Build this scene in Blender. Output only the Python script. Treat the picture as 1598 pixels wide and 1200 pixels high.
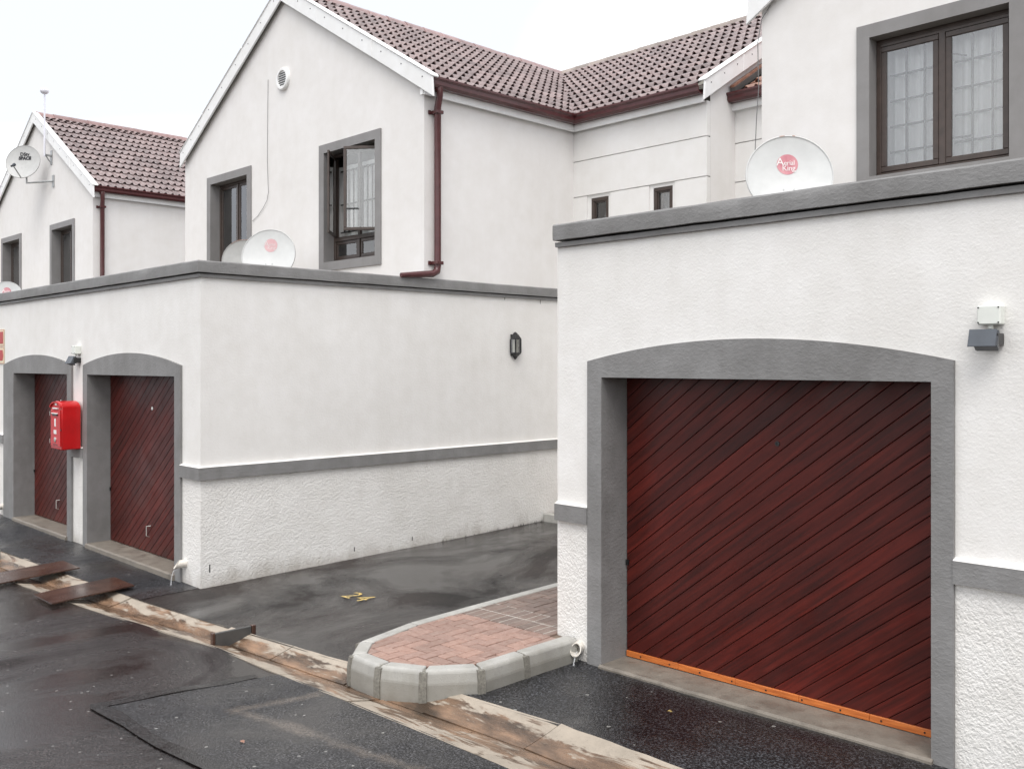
import bpy, bmesh, math, random
from mathutils import Vector, Matrix, noise
random.seed(7)
R = math.radians
scn = bpy.context.scene
for o in list(bpy.data.objects): bpy.data.objects.remove(o)
col = scn.collection

# ------------------------------------------------------------------ camera, sky, sun, exposure
F_PX, CX, HY, CAM_H = 1487.5, 799.0, 568.0, 2.35
YAW = math.atan(1449.0 / F_PX)
cam_d = bpy.data.cameras.new('camera'); cam = bpy.data.objects.new('camera', cam_d); col.objects.link(cam)
cam.location = (0, 0, CAM_H)
cam.rotation_euler = (R(90), 0, math.pi / 2 - YAW)
cam_d.sensor_width = 36.0; cam_d.lens = F_PX / 1598 * 36.0
cam_d.shift_y = -(600 - HY) / 1598.0
cam_d.clip_start = 0.05; cam_d.clip_end = 3000
scn.camera = cam

SUN_EL, SUN_AZ = 57.0, -46.0      # azimuth measured from +X, the light comes from behind the camera
w = bpy.data.worlds.new('World'); scn.world = w; w.use_nodes = True
nt = w.node_tree; nt.nodes.clear()
out = nt.nodes.new('ShaderNodeOutputWorld')
sky = nt.nodes.new('ShaderNodeTexSky'); sky.sky_type = 'NISHITA'; sky.sun_disc = False
sky.sun_elevation = R(SUN_EL); sky.sun_rotation = R(90 - SUN_AZ); sky.air_density = 1.5; sky.dust_density = 4
b1 = nt.nodes.new('ShaderNodeBackground'); b1.inputs[1].default_value = 0.08
nt.links.new(sky.outputs[0], b1.inputs[0])
tc = nt.nodes.new('ShaderNodeTexCoord')
mp = nt.nodes.new('ShaderNodeMapping'); mp.inputs['Scale'].default_value = (1, 1, 2.2); mp.inputs['Location'].default_value = (0.35, 0.2, 0.1)
nt.links.new(tc.outputs['Generated'], mp.inputs[0])
nz = nt.nodes.new('ShaderNodeTexNoise'); nz.inputs['Scale'].default_value = 1.15; nz.inputs['Detail'].default_value = 2; nz.inputs['Roughness'].default_value = 0.5
nt.links.new(mp.outputs[0], nz.inputs['Vector'])
rp = nt.nodes.new('ShaderNodeValToRGB')
rp.color_ramp.elements[0].position = 0.40; rp.color_ramp.elements[0].color = (0.505, 0.525, 0.57, 1)
rp.color_ramp.elements[1].position = 0.56; rp.color_ramp.elements[1].color = (0.985, 0.985, 0.99, 1)
nt.links.new(nz.outputs[0], rp.inputs[0])
b2 = nt.nodes.new('ShaderNodeBackground'); b2.inputs[1].default_value = 1.28
nt.links.new(rp.outputs[0], b2.inputs[0])
mx = nt.nodes.new('ShaderNodeMixShader'); mx.inputs[0].default_value = 0.88
nt.links.new(b1.outputs[0], mx.inputs[1]); nt.links.new(b2.outputs[0], mx.inputs[2]); nt.links.new(mx.outputs[0], out.inputs[0])

sd = bpy.data.lights.new('sun', 'SUN'); sd.energy = 1.1; sd.angle = R(35); sd.color = (1, 0.975, 0.94)
sun = bpy.data.objects.new('sun', sd); col.objects.link(sun)
dv = Vector((math.cos(R(SUN_AZ)) * math.cos(R(SUN_EL)), math.sin(R(SUN_AZ)) * math.cos(R(SUN_EL)), math.sin(R(SUN_EL))))
sun.rotation_euler = dv.to_track_quat('Z', 'Y').to_euler(); sun.location = (0, -10, 30)

scn.render.engine = 'CYCLES'
cy = scn.cycles; cy.max_bounces = 6; cy.diffuse_bounces = 3; cy.glossy_bounces = 3; cy.transmission_bounces = 3; cy.transparent_max_bounces = 8; cy.caustics_reflective = False; cy.caustics_refractive = False
scn.view_settings.view_transform = 'Standard'; scn.view_settings.look = 'None'
scn.view_settings.exposure = 0.72; scn.view_settings.gamma = 1.0
scn.view_settings.use_curve_mapping = False

# ------------------------------------------------------------------ material helpers
class NT:
    def __init__(s, name):
        s.m = bpy.data.materials.new(name); s.m.use_nodes = True
        s.t = s.m.node_tree; s.t.nodes.clear()
        s.out = s.n('ShaderNodeOutputMaterial'); s.p = s.n('ShaderNodeBsdfPrincipled')
        s.l(s.p.outputs[0], s.out.inputs[0])
    def n(s, k, **kw):
        nd = s.t.nodes.new(k)
        for a, b in kw.items(): setattr(nd, a, b)
        return nd
    def l(s, a, b): s.t.links.new(a, b)
    def co(s, kind='Object', scale=(1, 1, 1), rot=(0, 0, 0), loc=(0, 0, 0)):
        if kind == 'Position': o = s.n('ShaderNodeNewGeometry').outputs['Position']
        else: o = s.n('ShaderNodeTexCoord').outputs[kind]
        m = s.n('ShaderNodeMapping'); m.inputs['Scale'].default_value = scale; m.inputs['Rotation'].default_value = rot; m.inputs['Location'].default_value = loc
        s.l(o, m.inputs[0]); return m.outputs[0]
    def noise(s, v, scale, detail=4, rough=.55, dist=0):
        n = s.n('ShaderNodeTexNoise'); n.inputs['Scale'].default_value = scale; n.inputs['Detail'].default_value = detail
        n.inputs['Roughness'].default_value = rough; n.inputs['Distortion'].default_value = dist
        s.l(v, n.inputs['Vector']); return n.outputs[0]
    def voro(s, v, scale, feat='F1', out='Distance'):
        n = s.n('ShaderNodeTexVoronoi', feature=feat); n.inputs['Scale'].default_value = scale; s.l(v, n.inputs['Vector']); return n.outputs[out]
    def ramp(s, f, stops):
        r = s.n('ShaderNodeValToRGB'); e = r.color_ramp.elements
        while len(e) < len(stops): e.new(.5)
        for q, (p, c) in zip(e, stops):
            q.position = p
            if not hasattr(c, '__len__'): c = (c, c, c)
            q.color = (c[0], c[1], c[2], 1)
        s.l(f, r.inputs[0]); return r.outputs[0]
    def mix(s, f, a, b, blend='MIX'):
        m = s.n('ShaderNodeMix', data_type='RGBA', blend_type=blend)
        for sock, v in ((m.inputs[0], f), (m.inputs[6], a), (m.inputs[7], b)):
            if hasattr(v, 'is_linked') or isinstance(v, bpy.types.NodeSocket): s.l(v, sock)
            elif not hasattr(v, "__len__"): sock.default_value = v
            else: sock.default_value = (v[0], v[1], v[2], 1)
        return m.outputs[2]
    def math(s, op, a, b=0.0, clamp=False):
        m = s.n('ShaderNodeMath', operation=op, use_clamp=clamp)
        for i, v in enumerate((a, b)):
            if isinstance(v, bpy.types.NodeSocket): s.l(v, m.inputs[i])
            else: m.inputs[i].default_value = v
        return m.outputs[0]
    def rand(s): return s.n('ShaderNodeObjectInfo').outputs['Random']
    def bump(s, h, strength=.3, dist=.01, prev=None):
        b = s.n('ShaderNodeBump'); b.inputs['Strength'].default_value = strength; b.inputs['Distance'].default_value = dist
        s.l(h, b.inputs['Height'])
        if prev is not None: s.l(prev, b.inputs['Normal'])
        return b.outputs[0]
    def fin(s, color=None, rough=None, normal=None, **kw):
        p = s.p
        for nm, v in (('Base Color', color), ('Roughness', rough)):
            if v is None: continue
            if isinstance(v, bpy.types.NodeSocket): s.l(v, p.inputs[nm])
            elif nm == 'Base Color': p.inputs[nm].default_value = (v[0], v[1], v[2], 1)
            else: p.inputs[nm].default_value = v
        if normal is not None: s.l(normal, p.inputs['Normal'])
        for k, v in kw.items(): p.inputs[k].default_value = v
        return s.m

def plaster(name, c, fine=.25, scale=55, coarse=0, stain=.06, rough=.75, trowel=0, grime=False):
    s = NT(name); v = s.co('Position')
    big = s.noise(v, .9, 5); mid = s.noise(v, 6, 4)
    vs = s.co('Position', scale=(3, 3, .35)); streak = s.noise(vs, 1.6, 4, .6)
    k = s.math('ADD', s.math('MULTIPLY', big, .45), s.math('ADD', s.math('MULTIPLY', mid, .33), s.math('MULTIPLY', streak, .22)))
    d = tuple(x * (1 - stain * 2.2) * f for x, f in zip(c, (1, .99, .97)))
    u = tuple(min(1, x * (1 + stain)) for x in c)
    colr = s.ramp(k, [(.34, d), (.62, u)])
    vr = s.co('Position', rot=(.6, .45, .8))
    h = s.noise(vr, scale, 2, .6)
    if grime:
        sz = s.n('ShaderNodeSeparateXYZ'); s.l(v, sz.inputs[0])
        gk = s.math('ADD', sz.outputs[2], s.math('MULTIPLY', s.math('SUBTRACT', s.noise(s.co('Position', scale=(1, 1, .5)), 3.5, 4, .65), .5), -.55))
        colr = s.mix(s.ramp(gk, [(.0, .55), (.20, 0)]), colr, (.30, .26, .21))
    nrm = s.bump(h, fine, .006)
    if coarse:
        hv = s.noise(vr, 60, 2, .6)
        vv = s.noise(s.co('Position', rot=(.3, .9, .4)), 30, 2, .6)
        nrm = s.bump(s.ramp(s.math('ADD', s.math('MULTIPLY', hv, .7), s.math('MULTIPLY', vv, .6)), [(.50, 0), (.78, 1)]), coarse, .011, nrm)
    if trowel:
        nrm = s.bump(s.ramp(s.noise(s.co('Position', scale=(1, 1, 1.7), rot=(0.25, 0.2, .5)), 28, 3, .62), [(.42, 0), (.7, 1)]), trowel, .008, nrm)
    nrm = s.bump(s.noise(v, 2.2, 1), .25, .02, nrm)
    return s.fin(colr, rough, nrm)

def asphalt(name, a, b, wet=(.07, .42), grain=220, bump=.5, speck=.5, wscale=.55, wlo=.40, whi=.62, silt=None):
    s = NT(name); v = s.co('Position')
    ft = s.noise(s.co('Position', scale=(1, .8, 1), rot=(0, 0, .5)), wscale, 6, .6, .7)
    wetm = s.ramp(ft, [(wlo, 0), (whi, 1)])
    vr = s.co('Position', rot=(.5, .4, .9)); g = s.noise(vr, grain, 2, .7); cell = s.noise(v, grain * 2.1, 1)
    base = s.mix(s.ramp(s.noise(v, .9, 6, .62), [(.35, 0), (.65, 1)]), a, b)
    dark = s.mix(wetm, tuple(x * .62 for x in a), (1, 1, 1), 'MIX')
    base = s.mix(1.0, base, s.mix(wetm, (.60, .56, .56), (1.25, 1.25, 1.27)), 'MULTIPLY')
    base = s.mix(1.0, base, s.ramp(g, [(.42, .25), (.52, .85), (.60, 2.6), (.68, 3.6)]), 'MULTIPLY')
    cc = s.voro(v, grain * .28, out='Color'); sp = s.n('ShaderNodeSeparateColor'); s.l(cc, sp.inputs[0])
    vn = cc.node; pm = s.math('MULTIPLY', s.math('GREATER_THAN', sp.outputs[0], .968), s.math('LESS_THAN', vn.outputs['Distance'], .23))
    base = s.mix(s.math('MULTIPLY', pm, speck), base, (.5, .49, .46))
    if silt: base = silt(s, base, v)
    rr = s.n('ShaderNodeMapRange'); s.l(wetm, rr.inputs[0]); rr.inputs[3].default_value = wet[0]; rr.inputs[4].default_value = wet[1]
    rg = s.math('ADD', rr.outputs[0], s.math('MULTIPLY', s.math('SUBTRACT', g, .5), .22), True)
    hb = s.math('ADD', s.math('MULTIPLY', g, .6), s.math('MULTIPLY', cell, .6))
    hb = s.math('MULTIPLY', hb, s.math('ADD', s.math('MULTIPLY', wetm, .84), .16))
    nrm = s.bump(hb, bump, .016); nrm = s.bump(s.noise(v, 3.0, 1), .12, .02, nrm)
    s.l(s.math('ADD', s.math('MULTIPLY', wetm, -.85), 1.0), s.p.inputs['Specular IOR Level']); return s.fin(base, rg, nrm)

M = {}
M['white'] = plaster('white smooth plaster', (.80, .785, .765), fine=.22, scale=60, stain=.035, trowel=.10)
M['white_house'] = plaster('white house plaster', (.79, .772, .758), fine=.12, scale=40, stain=.03)
M['rough'] = plaster('white roughcast plaster', (.80, .785, .76), fine=.3, scale=70, coarse=.42, stain=.05, grime=True)
M['front'] = plaster('white textured plaster', (.81, .797, .777), fine=.3, scale=70, coarse=.04, stain=.04, trowel=.09)
M['grey'] = plaster('grey painted plaster', (.235, .232, .23), fine=.28, scale=60, stain=.12, rough=.62, trowel=.2)
M['grey_smooth'] = plaster('grey painted window band', (.25, .243, .242), fine=.15, scale=50, stain=.08, rough=.6)
M['groove_panel'] = plaster('pale wing plaster', (.80, .79, .775), fine=.12, scale=40, stain=.03)
M['barge'] = plaster('white fibre cement', (.86, .865, .865), fine=.05, scale=20, stain=.04, rough=.5)

def simple(name, c, rough=.5, metal=0, var=.12, nscale=9, bump=0, **kw):
    s = NT(name); v = s.co('Object')
    k = s.noise(v, nscale, 5)
    colr = s.ramp(k, [(.3, tuple(x * (1 - var) for x in c)), (.7, tuple(min(1, x * (1 + var)) for x in c))])
    nr = s.bump(s.noise(v, nscale * 9, 3), bump, .004) if bump else None
    return s.fin(colr, rough, nr, Metallic=metal, **kw)

M['gutter'] = simple('oxblood gutter paint', (.085, .026, .027), .22, var=.18)
M['frame'] = simple('brown aluminium window frame', (.058, .041, .034), .32, var=.2, nscale=14)
M['bar'] = simple('dark burglar bar', (.022, .022, .022), .5)
M['dish'] = simple('white enamel dish', (.60, .61, .605), .42, var=.05)
M['dish_grey'] = simple('pale grey dish', (.50, .50, .49), .5, var=.06)
M['dish_dim'] = simple('dull grey dish', (.40, .40, .39), .6, var=.08)
M['galv'] = simple('galvanised steel', (.42, .43, .43), .4, .7, var=.2)
M['black'] = simple('black enamel', (.012, .012, .013), .3)
M['darkplastic'] = simple('dark grey plastic', (.045, .05, .06), .28)
M['visor'] = simple('blue grey solar visor', (.065, .075, .09), .25)
M['boxwhite'] = simple('ivory plastic', (.76, .78, .73), .4, var=.04)
M['red'] = simple('red letter box paint', (.52, .012, .014), .2, var=.12, nscale=5)
M['whitepaint'] = simple('white paint', (.82, .82, .80), .4, var=.05)
M['brass'] = simple('steel hardware', (.55, .53, .5), .3, .8)
M['pipe'] = simple('dirty white plastic pipe', (.66, .62, .56), .42, var=.2, nscale=22)
M['dark'] = simple('dark void', (.012, .011, .011), .9)
M['pink'] = None
M['cream'] = simple('cream sign board', (.80, .72, .52), .4, var=.04)
M['signred'] = simple('sign red', (.45, .03, .03), .4)
M['room'] = simple('dim room', (.16, .155, .15), .9)
M['orange'] = None
M['yellow'] = None
M['ball'] = simple('white radome', (.78, .78, .84), .35, var=.02)
M['weed'] = simple('dark weed', (.03, .032, .02), .8)
M['cable'] = simple('grey cable', (.16, .16, .16), .6)

# faded pink logo disc
def pinkmat(name, a, b):
    s = NT(name); v = s.co('Object')
    return s.fin(s.ramp(s.noise(v, 7, 3), [(.35, a), (.65, b)]), .45)
M['pink'] = pinkmat('faded red logo', (.52, .17, .21), (.68, .36, .38))
M['pink_pale'] = pinkmat('very faded red logo', (.62, .36, .38), (.68, .46, .47))
M['letter'] = simple('faded white lettering', (.82, .78, .77), .45, var=.03)
M['letter_pale'] = simple('pale lettering', (.72, .62, .62), .45, var=.03)
M['letter_black'] = simple('black lettering', (.015, .015, .018), .4)

def orange():
    s = NT('orange new timber'); v = s.co('Object', scale=(3, 30, 30))
    return s.fin(s.ramp(s.noise(v, 2.0, 5, .6), [(.3, (.38, .095, .02)), (.7, (.66, .20, .045))]), .4, s.bump(s.noise(v, 5, 4), .15, .003))
M['orange'] = orange()
def yellow():
    s = NT('worn yellow road paint'); v = s.co('Position')
    f = s.ramp(s.noise(v, 60, 4, .65), [(.40, 0), (.5, 1)])
    return s.fin(s.mix(f, (.10, .085, .05), s.ramp(s.noise(v, 14, 3), [(.3, (.55, .36, .07)), (.7, (.80, .60, .22))])), .45, s.bump(s.noise(v, 120, 3), .5, .004))
M['yellow'] = yellow()

PL_ANG = R(37.4)
def mahogany():
    s = NT('varnished mahogany boards')
    v = s.co('Object', rot=(0, PL_ANG, 0))
    m2 = s.n('ShaderNodeMapping'); m2.inputs['Scale'].default_value = (1.3, 16, 22); s.l(v, m2.inputs[0])
    r = s.rand(); off = s.n('ShaderNodeCombineXYZ'); s.l(s.math('MULTIPLY', r, 37.0), off.inputs[0]); s.l(s.math('MULTIPLY', r, 11.0), off.inputs[1])
    ad = s.n('ShaderNodeVectorMath', operation='ADD'); s.l(m2.outputs[0], ad.inputs[0]); s.l(off.outputs[0], ad.inputs[1])
    g = s.noise(ad.outputs[0], 1.5, 7, .62, .6)
    c = s.ramp(g, [(.28, (.036, .0068, .0052)), (.52, (.080, .0118, .0085)), (.78, (.138, .021, .0140))])
    tone = s.ramp(r, [(0, (.74, .74, .76)), (.45, (.98, .96, .94)), (.8, (1.18, 1.02, .98)), (1, (.88, .98, .94))])
    c = s.mix(1.0, c, tone, 'MULTIPLY')
    wear = s.ramp(s.noise(s.co('Object', scale=(1, 1, 1)), 1.1, 5, .6, .5), [(.36, (.78, .80, .82)), (.6, (1.06, 1.01, 1.0))])
    c = s.mix(1.0, c, wear, 'MULTIPLY')
    rg = s.ramp(s.noise(s.co('Object'), 3.5, 5), [(.35, .28), (.7, .5)])
    return s.fin(c, rg, s.bump(g, .14, .003), **{'Specular IOR Level': .3})
M['wood'] = mahogany()

def tilemat(name, lo, hi, moss):
    s = NT(name); v = s.co('Object'); r = s.rand()
    off = s.n('ShaderNodeVectorMath', operation='ADD'); cx = s.n('ShaderNodeCombineXYZ'); s.l(s.math('MULTIPLY', r, 50), cx.inputs[0]); s.l(s.math('MULTIPLY', r, 23), cx.inputs[1])
    s.l(v, off.inputs[0]); s.l(cx.outputs[0], off.inputs[1])
    n = s.noise(off.outputs[0], 9, 5, .6)
    c = s.ramp(n, [(.3, lo), (.68, hi)])
    c = s.mix(1.0, c, s.ramp(r, [(0, (.80, .78, .78)), (.5, (1, .98, .98)), (1, (1.14, 1.09, 1.08))]), 'MULTIPLY')
    c = s.mix(s.ramp(s.noise(off.outputs[0], 26, 4, .7), [(.60, 0), (.72, moss)]), c, (.11, .085, .08))
    return s.fin(c, .34, s.bump(s.noise(off.outputs[0], 130, 3), .25, .003))
M['tile'] = tilemat('wet pinkish concrete roof tile', (.180, .136, .131), (.325, .262, .255), .45)
M['tile_moss'] = tilemat('rust stained roof tile', (.17, .075, .045), (.33, .19, .14), .8)
M['ridge'] = tilemat('dusky red ridge tile', (.24, .145, .135), (.34, .225, .215), .25)
M['ridge_grey'] = tilemat('weathered buff ridge tile', (.22, .18, .155), (.33, .285, .25), .5)

def pavermat(name, lo, hi):
    s = NT(name); v = s.co('Position'); r = s.rand()
    c = s.ramp(s.noise(v, 26, 5, .65), [(.3, lo), (.7, hi)])
    c = s.mix(1.0, c, s.ramp(r, [(0, (.84, .82, .80)), (.5, (1, 1, 1)), (1, (1.15, 1.10, 1.06))]), 'MULTIPLY')
    return s.fin(c, s.ramp(s.noise(v, 6, 3), [(.35, .28), (.65, .6)]), s.bump(s.noise(v, 160, 3), .35, .004))
M['paver'] = pavermat('red clay paver', (.275, .165, .132), (.385, .26, .218))
M['paver_brown'] = pavermat('brown clay paver', (.155, .108, .090), (.225, .168, .145))
M['pale'] = simple('white efflorescence joint', (.44, .41, .365), .8, nscale=30, var=.2)
M['joint'] = simple('brown joint sand', (.17, .125, .095), .9, nscale=40, var=.25)
M['mortar'] = simple('dark cement mortar', (.19, .18, .155), .9, nscale=60, var=.3)

def concrete(name, c, dirt=(.150, .090, .055), amt=.95, attr=None, rough=.6, dark=(.2, .19, .165), low=False):
    s = NT(name); v = s.co('Position')
    base = s.ramp(s.noise(v, 5, 6, .65), [(.3, tuple(x * .72 for x in c)), (.65, c)])
    base = s.mix(s.ramp(s.noise(v, 70, 3, .7), [(.60, 0), (.72, .6)]), base, tuple(x * .4 for x in c))
    pits = s.ramp(s.voro(v, 75), [(.08, 1), (.16, 0)])
    base = s.mix(s.math('MULTIPLY', pits, s.ramp(s.noise(v, 4, 3), [(.48, 0), (.58, .85)])), base, (.06, .055, .05))
    if attr:
        a = s.n('ShaderNodeAttribute', attribute_name=attr).outputs['Fac']
        nn = s.noise(s.co('Position', scale=(.9, 3.5, 1)), 2.6, 6, .65, .6)
        k = s.math('ADD', s.math('SUBTRACT', 1.0, a), s.math('MULTIPLY', s.math('SUBTRACT', nn, .46), 3.2))
        f = s.ramp(k, [(.46, 0), (.66, amt)])
        n2 = s.noise(s.co('Position', scale=(.7, 2, 1), loc=(3, 1, 0)), 3.2, 5, .6)
        base = s.mix(f, base, s.ramp(n2, [(.36, tuple(x * .30 for x in dirt)), (.5, dirt), (.68, tuple(min(1, x * 2.2) for x in dirt))]))
        rg = s.ramp(k, [(.3, .62), (.95, .22)])
    else:
        st = s.noise(s.co('Position', scale=(3, 3, 1)), 2.2, 5, .6)
        base = s.mix(s.ramp(st, [(.5, 0), (.66, .55)]), base, dark)
        if low:
            a = s.n('ShaderNodeAttribute', attribute_name='low').outputs['Fac']
            base = s.mix(s.ramp(s.math('ADD', a, s.math('MULTIPLY', s.math('SUBTRACT', st, .5), .12)), [(.05, 0), (.35, .26), (.86, .32), (.93, .58)]), base, (.165, .155, .128))
        rg = s.ramp(st, [(.4, rough), (.7, .3)])
    return s.fin(base, rg, s.bump(s.noise(v, 90, 4, .7), .4, .005))
M['channel'] = concrete('cream channel concrete', (.43, .37, .30), attr='across')
M['kerb'] = concrete('pale kerb concrete', (.47, .46, .43), dark=(.33, .32, .285), low=True)
M['sill'] = concrete('threshold concrete', (.25, .22, .185), dark=(.12, .105, .09))

def seg_silt(segs, colr, width):
    def f(s, base, v):
        nv = s.noise(v, 5, 5, .65); m = None
        for (ax, ay, bx, by) in segs:
            L = math.hypot(bx - ax, by - ay); ang = math.atan2(by - ay, bx - ax)
            mp = s.n('ShaderNodeMapping', vector_type='TEXTURE'); mp.inputs['Location'].default_value = (ax, ay, 0); mp.inputs['Rotation'].default_value = (0, 0, ang)
            s.l(v, mp.inputs[0]); sx = s.n('ShaderNodeSeparateXYZ'); s.l(mp.outputs[0], sx.inputs[0])
            dy = s.math('ABSOLUTE', sx.outputs[1]); dx = s.math('MAXIMUM', s.math('MULTIPLY', sx.outputs[0], -1), s.math('SUBTRACT', sx.outputs[0], L))
            d = s.math('MAXIMUM', dy, dx)
            d = s.math('ADD', d, s.math('MULTIPLY', s.math('SUBTRACT', nv, .5), width * 3.2))
            k = s.ramp(d, [(width * .1, .75), (width, 0)])
            m = k if m is None else s.math('MAXIMUM', m, k)
        gr = s.ramp(s.noise(v, 60, 4, .7), [(.38, .25), (.62, 1)])
        return s.mix(s.math('MULTIPLY', m, gr), base, colr)
    return f
M['road'] = asphalt('wet brown road asphalt', (.017, .0135, .013), (.031, .0255, .0245), wet=(.06, .5), grain=85, bump=.8, speck=.32, wscale=.62, wlo=.50, whi=.66)
M['patch'] = asphalt('grey road patch asphalt', (.021, .021, .0225), (.034, .0335, .035), wet=(.05, .5), grain=75, bump=.9, speck=.45,
                     silt=seg_silt([(-5.82, 3.12, -3.9, 3.42), (-5.83, 3.12, -5.72, 3.66)], (.17, .14, .115), .075))
M['bay'] = asphalt('smooth wet bay asphalt', (.0125, .0112, .0106), (.034, .0285, .0258), wet=(.045, .46), grain=110, bump=.5, speck=.4, wscale=.7, wlo=.42, whi=.60)
M['apron'] = asphalt('coarse dark apron asphalt', (.019, .0197, .0215), (.032, .0327, .0355), wet=(.10, .55), grain=62, bump=1.0, speck=.45)
M['seam'] = asphalt('bitumen seam', (.012, .0115, .012), (.019, .0185, .0185), wet=(.06, .25), grain=70, bump=.5, speck=.1)
M['earth'] = simple('distant ground', (.08, .07, .06), .9, nscale=.5)

def rust_plate(name, a, b, rlo=.10, rhi=.34):
    s = NT(name); v = s.co('Position')
    n = s.noise(v, 3.2, 6, .62, .4)
    return s.fin(s.ramp(n, [(.3, a), (.7, b)]), s.ramp(s.noise(v, 2.3, 4), [(.35, rlo), (.65, rhi)]), s.bump(s.noise(v, 60, 4), .12, .003), Metallic=.15)
M['plate'] = rust_plate('wet rusty steel plate', (.045, .022, .017), (.115, .062, .045))
M['plate_grey'] = rust_plate('grey steel cover', (.062, .062, .062), (.105, .102, .098), .3, .5)

def glassmat(name, tint, refl=1.0, rough=.0):
    s = NT(name); s.t.nodes.remove(s.p)
    tr = s.n('ShaderNodeBsdfTransparent'); tr.inputs[0].default_value = (*tint, 1)
    gl = s.n('ShaderNodeBsdfGlossy'); gl.inputs['Roughness'].default_value = rough; gl.inputs[0].default_value = (1, 1, 1, 1)
    fr = s.n('ShaderNodeFresnel'); fr.inputs[0].default_value = 1.5
    f = s.math('MULTIPLY', fr.outputs[0], 2.6 * refl, True)
    mm = s.n('ShaderNodeMixShader'); s.l(f, mm.inputs[0]); s.l(tr.outputs[0], mm.inputs[1]); s.l(gl.outputs[0], mm.inputs[2]); s.l(mm.outputs[0], s.out.inputs[0])
    return s.m
M['glass'] = glassmat('window glass', (.95, .96, .965))
M['glass_green'] = glassmat('greenish glass', (.70, .78, .77))
M['lantern_glass'] = glassmat('lantern glass', (.80, .80, .76))
s_ = NT('running water'); M['water'] = s_.fin((.75, .76, .78), .06, Alpha=.4)
def curtain():
    s = NT('white net curtain'); v = s.co('Object', scale=(30, 30, 1.2))
    c = s.ramp(s.noise(v, 1.0, 4), [(.3, (.80, .80, .79)), (.7, (.95, .95, .94))])
    s.fin(c, .8); s.p.inputs['Transmission Weight'].default_value = 0
    tl = s.n('ShaderNodeBsdfTranslucent'); s.l(c, tl.inputs[0]); mm = s.n('ShaderNodeMixShader'); mm.inputs[0].default_value = .12
    s.l(s.p.outputs[0], mm.inputs[1]); s.l(tl.outputs[0], mm.inputs[2]); s.l(mm.outputs[0], s.out.inputs[0]); return s.m
M['curtain'] = curtain()
M['blind'] = simple('grey blind', (.34, .38, .40), .7, var=.1, nscale=20)
M['frosted'] = simple('obscured pane', (.46, .47, .46), .25, var=.1, nscale=3)

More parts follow.
